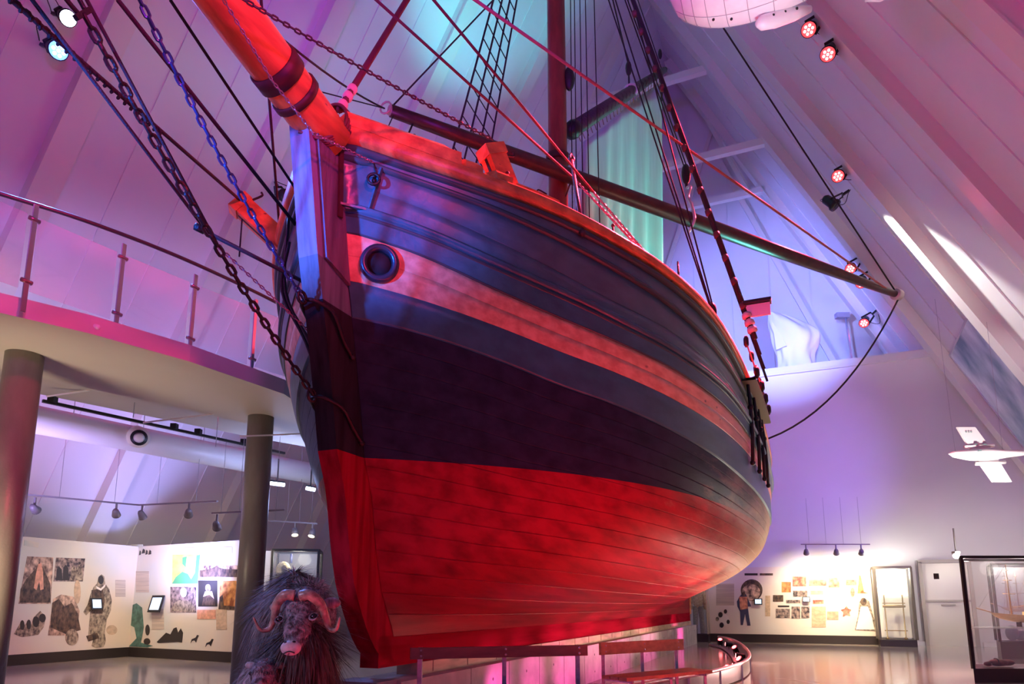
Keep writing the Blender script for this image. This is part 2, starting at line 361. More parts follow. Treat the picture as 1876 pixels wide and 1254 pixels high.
# ------------------------------------------------------------------ spotlight fittings
def par_can(label, p, aim, col, name='stage_spotlight', size=.13, on=True, energy=0, target=None, cone=60, blend=.5, group=None, lens=25, mount=None, cable=True, wcol=None, body=black):
    p = np.array(p, float); a = nrm(np.array(aim, float))
    th = thing(name, label, 'spotlight', p, group)
    m = MB(); m.lathe(p, a, [(size*.45, -size*1.5), (size*.75, -size*1.1), (size*.8, size*.5), (size, size*.62), (size, size*1.1)], 18); m.build('can', body, th)
    m = MB(); m.lathe(p+a*size*1.1, a, [(size*.9, 0), (size*.9, size*.03)], 18)
    m.build('lens', mat('lens_%s' % '_'.join('%d' % int(c*9) for c in col)+('_on%d' % lens if on else '_off'), col if on else (.03, .03, .03), .2, emit=col if on else None, estr=lens if on else 0), th)
    if on:
        m = MB()                                                     # diodes, hotter than the lens around them
        ref = nrm(np.cross(a, K)); r2 = np.cross(a, ref)
        for k in range(7):
            an = k*PI/3; rr = size*.5 if k < 6 else 0
            m.sphere(p+a*size*1.15+rr*(math.cos(an)*ref+math.sin(an)*r2), size*.2, 8, 5)
        hot = tuple(min(1, c*.75+.25) for c in col)
        m.build('diodes', mat('diode_%s_%d' % ('_'.join('%d' % int(c*9) for c in col), lens), hot, .2, emit=hot, estr=lens*2), th)
    mnt = nrm(np.array(mount if mount is not None else K, float)); side = nrm(np.cross(mnt, a)); 
    m = MB(); e = p+mnt*size*2.
    for sg in (-1, 1): m.bar(p+side*sg*size*1.05, e+side*sg*size*.5, size*.35, size*.08, up=a)
    m.bar(e-side*size*.6, e+side*size*.6, size*.3, size*.12, up=mnt); m.bar(e, e+mnt*size*1.2, size*.35, size*.35); m.build('yoke', body, th)
    if cable:
        m = MB(); q = [p-a*size*1.5, p-a*size*2.2+side*size*1.5, e+side*size*2.2-K*.05, e+side*size*.6+mnt*size, e+mnt*size*1.4]; m.tube(cr(q, 5), size*.06, 5); m.build('cable', black, th)
    if energy:
        light('SPOT', p+a*size*1.6, energy, wcol or col, target if target is not None else p+a*10, .12, cone, blend, th)
    return th
RED = (1, .05, .06); BLUE = (.12, .2, 1); WHT = (1, .97, .9)
def onR(px, py, off=.35):
    r = ray(px, py); nn = N+K/1.95; return O+r*((12.3-np.dot(O-A, nn))/np.dot(r, nn))+nr*off
def onL(px, py, off=.35):
    r = ray(px, py); nn = -N+K/1.85; return O+r*((14.3-np.dot(O-A, nn))/np.dot(r, nn))+nl*off
bow = W(.5, 1.5, 4.5)
def dirto(p, q): return nrm(np.array(q)-np.array(p))
lsp = [  # px, py, colour, energy, target, cone, what
 (onR(1522, 24, .5), RED, 140000, W(.3, 1.6, 4.2), 15, 'red stage spotlight nearest the airship model, upper of its pair'),
 (onR(1557, 66, .5), RED, 130000, W(3.4, 2.7, 3.7), 17, 'red stage spotlight just below the airship model, lower of its pair'),
 (onR(1568, 300, .5), RED, 7000, W(3, 2.8, 4.0), 45, 'single red stage spotlight above the white beam of light'),
 (onR(1592, 470, .6), RED, 3500, W(5, 3, 3), 60, 'red spotlight above the yard tip, left one of two'),
 (onR(1612, 495, .6), RED, 2500, W(7, 3, 1), 60, 'red spotlight just above the yard tip, right one of two'),
 (onR(1609, 574, .5), RED, 500, W(10, 3, 2), 60, 'small red spotlight just below the tip of the yard'),
]
for p, c, e, tg, cone, l in lsp:
    par_can(l, p, dirto(p, tg), c, size=.17, energy=e, target=tg, cone=cone, group='stage spotlights on the sloping walls', lens=2.5, mount=-nr+K*.3, wcol=(1, .03, .07))
p = onR(1585, 330, 1.0); par_can('black spotlight throwing a white beam down the right slope', p, dirto(p, onR(1800, 560, .0)), WHT, size=.17, energy=4200, target=onR(1755, 500, .2), cone=32, on=False, group='stage spotlights on the sloping walls', mount=-nr)
p = onR(1832, 897, .7); par_can('blue spotlight under the seaplane model', p, dirto(p, O), BLUE, size=.12, energy=300, target=O, cone=80, lens=25, mount=-nr, group='stage spotlights on the sloping walls')
p = onL(93, 24, .5); tg = W(-.5, -.2, 4.5); par_can('white stage spotlight near the top left corner', p, dirto(p, tg), (.75, .85, 1), size=.14, energy=900, target=tg, cone=50, lens=5, mount=-nl, wcol=(.35, .5, 1), group='stage spotlights on the sloping walls')
p = onL(75, 82, .5); par_can('blue stage spotlight on the left slope below the white one', p, dirto(p, tg), (.15, .35, 1), size=.16, energy=4000, target=tg, cone=45, lens=3, mount=-nl, wcol=(.05, .2, 1), group='stage spotlights on the sloping walls', body=mat('blue_lit_can', (.03, .05, .12), .4))
p = onL(493, 350, .5); par_can('black unlit spotlight above the red cathead end', p, nrm([.55, -.6, -.4]), (0, 0, 0), size=.16, on=False, mount=-nl+K, group='stage spotlights on the sloping walls')

# ================================================================== THE SHIP
ship = thing('sailing_ship', 'old wooden sailing ship with green and black hull, natural plank stripe and red bottom', 'ship', M=SHIPM)
ST = np.array([[-1.50,5.6],[-1.37,5.18],[-1.29,4.77],[-1.21,4.33],[-1.15,4.0],[-1.01,3.47],[-.89,2.95],[-.80,2.49],[-.67,2.17],[-.58,1.72],[-.48,1.37],[-.33,1.10],[-.16,.86],[0,.70]])[::-1]
def sstem(z): return np.interp(z, ST[:, 1], ST[:, 0])
def srab(z): return sstem(np.maximum(z, 1.0))+.38
ZBn = np.array([.95, 1.15, 1.4, 1.8, 2.2, 2.6, 3.2, 4.0, 5.2]); ZLn = np.array([.95, 1.4, 2.0, 2.5, 3.5, 4.5])
BB = np.array([.191, .45, 1.45, 2.50, 2.98, 3.10, 3.06, 3.01, 2.90]); LL = np.array([3.02, 2.754, 2.447, 2.186, 1.722, 1.55])
def pch(x, xp, fp):
    x = np.clip(x, xp[0], xp[-1]); h = np.diff(xp); d = np.diff(fp)/h
    m = np.concatenate([[d[0]], (d[:-1]*h[1:]+d[1:]*h[:-1])/(h[1:]+h[:-1]), [d[-1]]])
    i = np.clip(np.searchsorted(xp, x)-1, 0, len(xp)-2); t = (x-xp[i])/h[i]
    return (2*t**3-3*t**2+1)*fp[i]+(t**3-2*t**2+t)*h[i]*m[i]+(-2*t**3+3*t**2)*fp[i+1]+(t**3-t**2)*h[i]*m[i+1]
def hb(s, z):
    s = np.asarray(s, float); z = np.asarray(z, float)
    B = pch(z, ZBn, BB); L = pch(z, ZLn, LL); x = np.maximum(s-srab(z), 0); f = 1-np.exp(-x/L)
    s1 = 17.2+.25*(z-1); Ls = 2.95+(4.0-np.clip(z, .9, 4))*.912; y = np.maximum(s1-s, 0); g = 1-np.exp(-(y/Ls)**1.6)
    return .10+(B-.10)*f*g
LN = dict(
 sheer=[(-1.1,5.2),(-.66,5.0),(-.31,4.89),(.22,4.78),(.72,4.69),(1.66,4.60),(2.64,4.54),(3.81,4.45),(6,4.34),(10,4.3),(17.9,4.8)],
 rail2=[(-1.1,5.1),(-.66,4.89),(-.16,4.72),(.72,4.49),(1.64,4.37),(3.8,4.22),(6,4.12),(10,4.08),(17.9,4.6)],
 seam=[(-1.1,4.9),(-.63,4.69),(-.13,4.46),(.26,4.32),(.76,4.18),(1.7,4.10),(4,4.0),(10,3.9),(17.9,4.4)],
 wale=[(-1.1,4.70),(-.6,4.47),(-.1,4.24),(.8,4.0),(1.83,3.89),(3.35,3.83),(4.66,3.79),(10,3.75),(17.9,4.2)],
 pinet=[(-1.1,4.5),(-.56,4.26),(-.06,4.01),(.34,3.88),(.89,3.78),(1.79,3.70),(3.29,3.63),(4.71,3.58),(10,3.5),(17.9,3.95)],
 pinem=[(-1.1,4.31),(-.53,4.08),(-.02,3.86),(.4,3.73),(1.0,3.63),(1.85,3.55),(3.5,3.48),(5,3.45),(10,3.38),(17.9,3.82)],
 pineb=[(-1.1,4.10),(-.5,3.88),(.02,3.70),(.44,3.58),(1.09,3.48),(1.95,3.40),(3.67,3.33),(5.3,3.31),(10,3.25),(17.9,3.7)],
 teal=[(-1.1,3.79),(-.44,3.60),(.1,3.42),(.53,3.29),(1.19,3.19),(1.85,3.11),(3.35,2.98),(4.75,2.90),(5.56,2.88),(10,2.85),(17.9,3.3)])
def ln(nm, s): a = np.array(LN[nm]); return pch(np.asarray(s, float), a[:, 0], a[:, 1])
NS = 150
def row(zf, off, port=1, ns=NS, pw=1.8):
    """one lengthwise row of hull points at height zf(s), pushed out by off"""
    s0 = -.8
    for _ in range(12): s0 = float(srab(zf(s0)))
    q = np.linspace(0, 1, ns)**pw; s = s0+.0+(17.2+.25*(zf(17.)-1)-s0)*q
    z = zf(s); t = hb(s, z); o = off*np.clip((s-s0)/.05, .3, 1)
    return [W(a, port*(b_+o_), c) for a, b_, c, o_ in zip(s, t, z, o)]
# materials of the planking
hull_lo = mat('hull_bottom_paint', (.3, .3, .3), .45, spec=.10, bump=.2, scale=(2, 2, 2), bscale=(1.2, 16, 16))
zbands(hull_lo, [(2.49, (.36, .013, .03)), (9, (.026, .034, .06))], stretch=(.45, 5, 5), tancol=(.46, .33, .22))
tealm = mat('green_hull_paint', (.04, .15, .17), .33, var=.3, scale=(.6, 8, 8), bump=.2, bscale=(1.0, 14, 14))
bulm = mat('bulwark_paint', (.085, .155, .165), .34, var=.25, scale=(.5, 8, 8), bump=.2, bscale=(1.0, 14, 14))
pinem = knots(mat('pine_plank', (.80, .42, .24), .35, var=.45, scale=(.5, 14, 14), bump=.2, bscale=(1, 24, 24), col2=(.60, .26, .14)), 3.0)
darkt = mat('dark_green_moulding', (.03, .07, .065), .35)
logm = knots(mat('varnished_timber', (.80, .28, .07), .35, var=.5, scale=(1.2, 9, 9), bump=.25, bscale=(2, 20, 20), col2=(.45, .13, .035)), 5.0)
sparm = mat('varnished_spar', (.20, .045, .02), .35, var=.45, scale=(5, 5, 1.5), bump=.2, bscale=(20, 20, 3))
for port in (1, -1):
    m = MB(); rows = []; ks = []
    zlo = lambda s: np.full_like(np.asarray(s, float), .95)
    NP_ = 15
    def fr_(a): return lambda s: .95+(ln('teal', s)-.95)*a
    g = .004
    for i in range(NP_):                       # bottom and topside planks, a groove at every edge
        a0, a1 = (i/NP_)**.92, ((i+1)/NP_)**.92
        for a, o in ((a0+.0006, -.009), (a0+g*.4, .0), (a0+g, .0), ((a0+a1)/2, .0005), (a1-g, .0), (a1-g*.4, .0), (a1-.0006, -.009)):
            rows.append((fr_(a), o)); ks.append(0)
    def band(n0, n1, o, k, cut=None):
        mid = lambda a: (lambda s: ln(n0, s)+(ln(n1, s)-ln(n0, s))*a)
        rows.append((mid(.0), o if o > 0 else -.006)); ks.append(k)
        for a in (.03, .35, .65, .97): rows.append((mid(a), o+(.004 if .1 < a < .9 else 0))); ks.append(k)
        rows.append((mid(1.), o-.012)); ks.append(k)
    band('teal', 'pineb', .03, 1); band('pineb', 'pinem', .028, 2); band('pinem', 'pinet', .028, 2); band('pinet', 'wale', .045, 1)
    band('wale', 'seam', .0, 3); band('seam', 'rail2', .0, 3); band('rail2', 'sheer', .01, 3)
    G = [row(f, o, port) for f, o in rows]
    for i in range(len(G)-1): m.grid([G[i], G[i+1]], k=ks[i+1] if ks[i+1] != ks[i] else ks[i], flip=(port < 0))
    # inner skin of the bulwark
    inner = [row(lambda s: ln('sheer', s), 0, port), row(lambda s: ln('sheer', s), -.12, port), row(lambda s: ln('wale', s), -.12, port)]
    m.grid(inner, k=3)
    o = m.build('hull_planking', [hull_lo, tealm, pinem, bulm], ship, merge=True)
    def strip(nm, dz, h_, out, name, mt, off0=.0, s_from=0, s_to=1):
        f = [lambda s, a=a: ln(nm, s)+dz+a for a in (-h_/2, -h_/2, -h_*.2, h_*.2, h_/2, h_/2)]
        o_ = [off0-.02, out*.8, out, out, out*.8, off0-.02]
        mm = MB(); mm.grid([row(a, b_, port) for a, b_ in zip(f, o_)]); return mm.build(name, mt, ship)
    strip('wale', .0, .055, .085, 'moulding', tealm, .03)
    strip('wale', -.055, .03, .06, 'moulding', darkt, .03)
    strip('rail2', .0, .04, .05, 'moulding', darkt)
    strip('sheer', -.03, .05, .075, 'moulding', darkt)
    strip('pinet', .0, .016, .047, 'moulding', darkt, .03)
    # cap rail
    c_ = [(-.20, .02), (.08, .02), (.10, .04), (.10, .10), (.08, .12), (-.20, .12)]
    mm = MB(); mm.grid([row(lambda s, a=b_: ln('sheer', s)+a, a_, port) for a_, b_ in c_]); lab(mm.build('cap_rail', logm, ship), 'varnished timber cap rail')
# heavy chocks and blocks along the port and starboard rail at the bow
def railbox(s0, s1, h0, h1, w0, w1, name, port=1, mt=logm, n=10, round_=.03):
    mm = MB(); G = []
    for q in np.linspace(0, 1, n):
        s = s0+(s1-s0)*q; z = float(ln('sheer', s)); t = float(hb(s, z)); e = .6 if q in (0, 1) else 1.
        ring = [(w0, h0), (w0, h0+(h1-h0)*.75), (w0+(w1-w0)*.2, h1*e+h0*(1-e)), (w0+(w1-w0)*.8, h1*e+h0*(1-e)), (w1, h0+(h1-h0)*.75), (w1, h0)]
        G.append([W(s, port*(t+a), z+b_) for a, b_ in ring])
    mm.grid(G, wrap=True, smooth=False); mm.add(G[0], [tuple(range(6))]); mm.add(G[-1], [tuple(range(6))])
    return mm.build(name, mt, ship)
for port in (1, -1):
    railbox(-1.0, -.42, .08, .30, -.22, .10, 'bow_chock', port)
    railbox(-.37, -.27, .10, .24, -.12, .06, 'rail_block', port)
    railbox(-.18, -.08, .10, .24, -.12, .06, 'rail_block', port)
    railbox(-.05, .28, .10, .20, -.14, .05, 'rail_chock', port)
# deck, so the hull is not hollow
mm = MB(); q = np.linspace(0, 1, 50); G = []
for side in (1, -1): G.append([W(a, side*(float(hb(a, 4.0))-.13), float(ln('wale', a))-.1) for a in -.8+q*18])
mm.grid(G); mm.build('deck', mat('deck_planks', (.45, .33, .22), .6, var=.3, scale=(1, 15, 1)), ship)
# transom closing the stern, rudder
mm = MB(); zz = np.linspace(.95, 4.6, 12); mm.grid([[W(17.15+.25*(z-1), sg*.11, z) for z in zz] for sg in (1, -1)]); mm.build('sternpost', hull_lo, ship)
mm = MB(); mm.prism([W(17.2, -.05, .9), W(17.9, -.05, .9), W(18.0, -.05, 2.2), W(18.3, -.05, 4.6), W(17.9, -.05, 4.6), W(17.5, -.05, 2.2)], N*.1); mm.build('rudder', logm, ship)
# stem timber and keel
stemp = mat('stem_paint', (.3, .3, .3), .6, spec=.0, bump=.3, scale=(3, 3, 3), bscale=(12, 12, 1.5))
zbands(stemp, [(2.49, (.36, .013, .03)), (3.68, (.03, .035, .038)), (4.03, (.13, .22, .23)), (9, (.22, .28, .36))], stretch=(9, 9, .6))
zl = list(ST[:-0 or None, 1]); front = [(.42, .70), (.22, .705), (.06, .735), (-.06, .79), (-.15, .86), (-.23, .95), (-.30, 1.05)]+[(float(sstem(z)), z) for z in np.linspace(1.15, 5.25, 32)]
back = [(float(srab(z))+.12, z) for z in np.linspace(5.25, .97, 20)]
poly = front+back+[(.5, .97), (.6, .70)]
mm = MB()
for hw, nm_ in ((.095, 'stem'),):
    P = [W(s, 0, z) for s, z in poly]
    fz = [W(s+.012, hw, z) for s, z in poly]; ch = [W(s, hw-.012, z) for s, z in front]
    mm.prism([p-N*hw for p in P], N*2*hw)
mm.build('stem', stemp, ship)
mm = MB()                                          # bare, darker cheek timbers bolted to the head of the stem
cheekm = mat('bare_dark_timber', (.14, .12, .15), .5, var=.5, scale=(12, 12, 1.6), bump=.5, bscale=(30, 30, 4))
pl = [(float(sstem(z))+.075, z) for z in np.linspace(4.03, 5.22, 9)]+[(float(sstem(z))+.375, z) for z in np.linspace(5.22, 3.93, 9)]
for sg in (1, -1): mm.prism([W(s, sg*.096, z) for s, z in pl], N*sg*.035)
mm.build('stem_cheek', cheekm, ship)
mm = MB(); mm.obox(W(8.6, 0, .83), U, N, K, 8.7, .095, .135); mm.build('keel', zbands(mat('keel_paint', (.3, .3, .3), .6, spec=.0, bump=.2, scale=(2, 2, 2), bscale=(1.2, 16, 16)), [(9, (.36, .013, .03))], stretch=(.45, 5, 5)), ship)
mm = MB(); mm.obox(W(8.9, 0, .64), U, N, K, 8.35, .13, .06)
for s in np.arange(.8, 17, .75): mm.bar(W(s, .131, .6), W(s, .131, .7), .012, .01, up=N)
mm.build('keel_shoe', mat('keel_shoe_timber', (.62, .48, .30), .6, var=.4, scale=(2, 9, 9), bump=.3), ship)
# square patch plate by the stem, and eye bolt
def hp(s, z, off=0., port=1): return W(s, port*(float(hb(s, z))+off), z)
def hn(s, z):
    a = hp(s+.02, z)-hp(s-.02, z); b_ = hp(s, z+.02)-hp(s, z-.02); v = nrm(np.cross(a, b_)); return v if np.dot(v, N) > 0 else -v
mm = MB(); G = [[hp(s, z, .035) for s in np.linspace(-.97, -.78, 5)] for z in np.linspace(4.58, 4.95, 5)]; mm.grid(G)
for a, b_ in ((G[0][0], G[0][-1]), (G[0][-1], G[-1][-1])): mm.bar(a-K*.01, b_-K*.01, .03, .02)
mm.build('bow_patch', tealm, ship)
c = hp(-.80, 4.82, .05); v = hn(-.8, 4.82)
mm = MB(); mm.lathe(c-v*.04, v, [(.018, 0), (.018, .06)], 8); x = nrm(np.cross(v, K)); mm.tube([c+v*.04+.05*(math.cos(a)*K+math.sin(a)*x) for a in np.linspace(0, 2*PI, 14)[:-1]], .013, 6, closed=True); mm.build('eye_bolt', iron, ship)
# hawse hole
for port in (1, -1):
    c = hp(-.66, 4.125, .02, port); v = hn(-.66, 4.12)
    if port < 0: v = v-2*np.dot(v, N)*N
    mm = MB(); mm.lathe(c, v, [(.165, -.05), (.17, .02), (.16, .05), (.135, .065), (.11, .05), (.10, .01), (.085, -.03), (.085, -.10)], 30)
    hz = mm.build('hawse_pipe', mat('hawse_iron', (.06, .07, .09), .3, .6), ship)
    mm = MB(); mm.lathe(c+v*.018, v, [(.108, -.01), (.108, 0)], 24); mm.build('hawse_shade_disc', mat('hawse_shade', (.01, .01, .01), .8), hz)  # near-black disc standing in for the shade inside the pipe
# iron stem straps that carry the bobstay chains
for zz_, ze in ((3.62, 3.33), (2.86, 2.62)):
    f0 = float(sstem(zz_)); mm = MB()
    pts = [W(f0+.37, .125, ze-.02), W(f0+.24, .125, ze+.08), W(f0+.08, .13, zz_-.03), W(f0-.07, .07, zz_+.02), W(f0-.10, 0, zz_+.03), W(f0-.07, -.07, zz_+.02), W(f0+.08, -.13, zz_-.03), W(f0+.37, -.125, ze)]
    mm.tube(cr(pts, 5), .017, 8)
    for p in (pts[0], pts[-1]): mm.sphere(p, .028, 8, 6)
    mm.tube([W(f0-.10, 0, zz_+.03)+.05*(math.cos(a)*U+math.sin(a)*K)-U*.05 for a in np.linspace(0, 2*PI, 12)[:-1]], .014, 6, closed=True)
    mm.build('stem_strap', iron, ship)

# ---- chains
def chain(pts, L=.085, wd=.055, r=.011, name='chain', mt=iron, parent=ship):
    pts = [np.array(p, float) for p in pts]; seg = [np.linalg.norm(b_-a) for a, b_ in zip(pts, pts[1:])]; tot = sum(seg); pitch = L-2*r*1.05; nL = max(2, int(tot/pitch)); mm = MB()
    def at(d):
        for a, b_, l in zip(pts, pts[1:], seg):
            if d <= l: return a+(b_-a)*d/l, nrm(b_-a)
            d -= l
        return pts[-1], nrm(pts[-1]-pts[-2])
    for i in range(nL):
        c, d = at((i+.5)*tot/nL); ref = N if abs(np.dot(d, N)) < .9 else K
        x = nrm(np.cross(d, ref)); y = np.cross(d, x); a_ = PI/4+(i % 2)*PI/2+.15*random.uniform(-1, 1); s_ = math.cos(a_)*x+math.sin(a_)*y
        P = []
        for k in range(12):
            an = 2*PI*k/12; ca, sa = math.cos(an), math.sin(an); P.append(c+d*(ca*(wd/2-r)+(math.copysign(L/2-wd/2, ca) if abs(ca) > .1 else 0))+s_*sa*(wd/2-r))
        mm.tube(P, r, 5, closed=True)
    return mm.build(name, mt, parent)
def sag(a, b_, d, n=10):
    a = np.array(a, float); b_ = np.array(b_, float); return [a+(b_-a)*q-K*d*4*q*(1-q) for q in np.linspace(0, 1, n)]
c1a = W(float(sstem(2.9))-.13, 0, 2.90); c1b = pT(152, 25, 0); lab(chain(sag(c1a, c1b, .07), .098, .062, .0125, 'bobstay_chain'), 'black lower bobstay chain')
c2a = W(float(sstem(3.64))-.12, 0, 3.64); c2b = pT(250, -12, 0); chain(sag(c2a, c2b, .07), .085, .052, .0105, 'bobstay_chain', mat('blue_lit_iron', (.04, .07, .2), .35, .6))  # blue light mixed into the iron colour of this chain
# big shackle and deadeye at the top of the lower chain
mm = MB(); q = pT(128, -10, 0); d = nrm(q-c1b); s_ = nrm(np.cross(d, N))
mm.tube(cr([c1b-s_*.03, c1b+d*.10-s_*.045, c1b+d*.14, c1b+d*.10+s_*.045, c1b+s_*.03], 5), .014, 6); mm.bar(c1b-s_*.07, c1b+s_*.07, .03, .03); mm.build('shackle', iron, ship)
mm = MB(); mm.lathe(c1b+d*.26-N*.06, N, [(.08, 0), (.125, .02), (.11, .06), (.125, .10), (.08, .12)], 20); mm.tube([c1b+d*.26+.13*(math.cos(a)*d+math.sin(a)*s_) for a in np.linspace(0, 2*PI, 20)[:-1]], .016, 6, closed=True)
mm.build('bobstay_block', mat('block_blue', (.05, .06, .10), .35, .3), ship)
# bowsprit with its iron bands
def bsp(q): a = W(-.80, 0, 5.20); b_ = W(-2.6, 0, 5.55); return a+(b_-a)*q
BR = .19
bs_a, bs_b = (pT(500, 192, .05)+pT(612, 205, .05))/2, (pT(345, 0, .05)+pT(470, 0, .05))/2
bs_d = nrm(bs_b-bs_a); bs_r0 = np.linalg.norm(pT(500, 192, .05)-pT(612, 205, .05))/2*.86
bs_r1 = np.linalg.norm(np.cross(pT(345, 0, .05)-bs_a, bs_d))
print('bowsprit', bs_a, bs_b, bs_r0, bs_r1)
mm = MB(); n_ = 14; P = [bs_a-bs_d*.35+bs_d*q*4.6 for q in np.linspace(0, 1, n_)]; mm.tube(P, [.19-.03*q for q in np.linspace(0, 1, n_)], 28)
lab(mm.build('bowsprit', logm, ship), 'varnished round bowsprit')
bands_m = mat('iron_band_brown', (.06, .018, .016), .6, .2)
for d_, wd in ((.10, .06), (.28, .13)):
    mm = MB(); mm.lathe(bs_a+bs_d*d_, bs_d, [(.19, 0), (.205, 0), (.205, wd), (.19, wd)], 28); mm.build('bowsprit_band', bands_m, ship)
# strap hanging on the port side of the stem head (gammoning)
mm = MB(); mm.bar(W(-.985, .14, 5.25), W(-.955, .145, 4.45), .05, .02, up=N); mm.build('gammon_plate', bands_m, ship)
mm = MB()
for k in range(4):
    o_ = k*.028
    mm.tube(cr([W(-1.35+o_, .0, 5.02), W(-1.22+o_, .15, 5.0), W(-1.05+o_, .22, 5.22), W(-.98+o_, .16, 5.45), W(-.95+o_, 0, 5.56), W(-.98+o_, -.16, 5.45), W(-1.2+o_, -.16, 5.05)], 6), .014, 6)
mm.build('gammon_lashing', mat('red_served_rope', (.12, .03, .03), .7), ship)

# ---- rope helper
def rope(a, b_, r=.013, name='rope', mt=ropem, sg=0., n=8, l=None):
    mm = MB(); mm.tube(sag(a, b_, sg, n) if sg else [a, b_], r, 6); o = mm.build(name, mt, ship)
    if l: o['label'] = l
    return o
MH = W(5.05, 0, 17.6)
stay_a = W(-.93, .06, 5.50)
rope(stay_a, MH, .030, 'forestay', mat('served_stay', (.10, .025, .03), .7))
d = nrm(MH-stay_a)
for q in (.05, .20, .33): mm = MB(); mm.lathe(stay_a+d*q, d, [(.03, 0), (.045, .02), (.045, .07), (.03, .09)], 12); mm.build('stay_seizing', mat('seizing_pale', (.6, .5, .45), .7), ship)
# masts
mm = MB(); mm.lathe(W(5.15, 0, 3.7), K, [(.175, 0), (.17, 4), (.165, 8), (.15, 14.5), (.13, 15)], 28); lab(mm.build('foremast', sparm, ship), 'varnished brown mast')
mm = MB(); mm.lathe(W(5.15, 0, 8.95), K, [(.17, 0), (.21, 0), (.21, .12), (.17, .12)], 24); mm.build('mast_band', bands_m, ship); mm = MB(); mm.lathe(W(5.15, 0, 7.75), K, [(.17, 0), (.2, 0), (.2, .08), (.17, .08)], 24); mm.build('mast_band', bands_m, ship)
for sg in (1, -1): mm = MB(); mm.tube(cr([W(5.05, sg*.17, 8.2), W(4.9, sg*.28, 8.25), W(4.95, sg*.30, 8.38), W(5.1, sg*.2, 8.36)], 4), .014, 6); mm.build('mast_hook', bands_m, ship)
# yard: long square-rigged spar braced round, level
yl, yr = pZ(716, 203, 8.55), pZ(1645, 541, 8.55)
yd = nrm(yr-yl); YL = np.linalg.norm(yr-yl); print('yard', yl, yr, YL)
mm = MB(); n_ = 12; mm.tube([yl+yd*YL*q for q in np.linspace(0, 1, n_)], [.055+.085*math.sin(PI*min(1, max(0, q*.86+.1)))**.7 for q in np.linspace(0, 1, n_)], 18); lab(mm.build('yard', mat('yard_brown', (.055, .016, .014), .4, var=.4, scale=(8, 8, 8)), ship), 'long dark brown yard braced across the mast')
mm = MB(); mm.lathe(yl-yd*.02, yd, [(.07, -.02), (.075, .1)], 12)
x = nrm(np.cross(yd, K)); mm.tube([yl+K*.02-yd*.08+.12*(math.cos(a)*K*.8+math.sin(a)*(x*.6+yd*.5)) for a in np.linspace(0, 2*PI, 12)[:-1]], .015, 6, closed=True); mm.build('yard_end_ring', mat('pale_fitting', (.55, .45, .45), .4, .4), ship); mm = MB(); mm.lathe(yr-yd*.12, yd, [(.13, 0), (.14, .03), (.14, .16), (.06, .2)], 14)
mm.build('yard_end_fitting', mat('pale_fitting', (.55, .45, .45), .4, .4), ship)
yq = lambda px: yl+yd*YL*px
mm = MB(); c = yq(.47); mm.tube(cr([c-K*.28, c+x*.16-K*.1, c+x*.1+K*.25, c+K*.45+x*.02, c+K*.62+x*.1, c+K*.66], 5), .028, 8); mm.build('yard_hook', mat('pale_hook', (.6, .55, .6), .3, .5), ship)
mm = MB(); mm.sphere(c+K*.95, (.09, .09, .22), 12, 9); mm.tube([c+K*.66, c+K*.8], .03, 6); mm.build('pulley_block', iron, ship)
for dx in (-.04, .04): rope(c+K*1.1+yd*dx, W(5.1, 0, 17)+yd*dx, .012, 'halyard')
rope(yr, MH, .020, 'yard_lift'); rope(yl+K*.05, W(5, 0, 13.5), .014, 'yard_lift')
rope(yr-K*.1, hp(9, 4.5, .1), .02, 'yard_brace', sg=.55, n=14)
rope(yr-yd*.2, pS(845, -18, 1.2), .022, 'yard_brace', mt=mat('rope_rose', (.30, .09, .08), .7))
rope(yl-yd*.1, pT(515, 70, -.6), .012, 'yard_brace', sg=.06); rope(yl-yd*.1, pT(575, 165, -1.6), .008, 'yard_brace')
mm = MB(); mm.sphere(yq(.03)-K*.35, (.05, .05, .1), 10, 7); mm.build('pulley_block', iron, ship)
rope(yq(.03), hp(1.6, 4.55, -.2, -1), .014, 'sheet_rope'); rope(yq(.005), hp(.9, 4.6, -.2, -1), .008, 'sheet_rope')
# gaff and furled sail in greenish canvas
gA, gB = pS(1052, 236, 5.6), pS(1216, 129, 9.6)
print('gaff', gA, gB)
mm = MB(); mm.tube([gA, gA+(gB-gA)*.5, gB], [.14, .13, .075], 14); 
for q in np.linspace(.05, .9, 22): mm.tube([gA+(gB-gA)*q+.16*(1-.3*q)*(math.cos(a)*K+math.sin(a)*nrm(np.cross(gB-gA, K))) for a in np.linspace(0, 2*PI, 10)[:-1]], .012, 4, closed=True)
mm.build('gaff', mat('gaff_dark', (.07, .05, .055), .6, var=.5, scale=(12, 12, 12)), ship)
mm = MB(); d = nrm(gB-gA); mm.tube([gB-d*.5, gB-d*.15-K*.35, gB-d*.3-K*.75], .03, 6); mm.build('gaff_fitting', iron, ship); mm = MB(); mm.tube([gB, gB+d*.15], [.08, .05], 8); mm.build('gaff_fitting', iron, ship); mm = MB(); mm.lathe(gA-d*.15, d, [(.05, -.12), (.16, 0), (.17, .14), (.14, .2)], 12); mm.build('gaff_fitting', iron, ship)
c = gA+(gB-gA)*.55; mm = MB(); y_ = nrm(np.cross(d, K)); mm.tube([c+.19*(math.cos(a)*K+math.sin(a)*y_) for a in np.linspace(-.6, 2.2, 10)], .03, 6); mm.build('gaff_ring', mat('pale_hook', (.6, .6, .6), .3), ship)
gH = c+K*.6; mm = MB(); mm.sphere(gH, (.07, .07, .18), 10, 8); mm.build('pulley_block', iron, ship); mm = MB(); mm.tube([c+K*.15, gH], .02, 6); mm.build('block_strop', iron, ship)
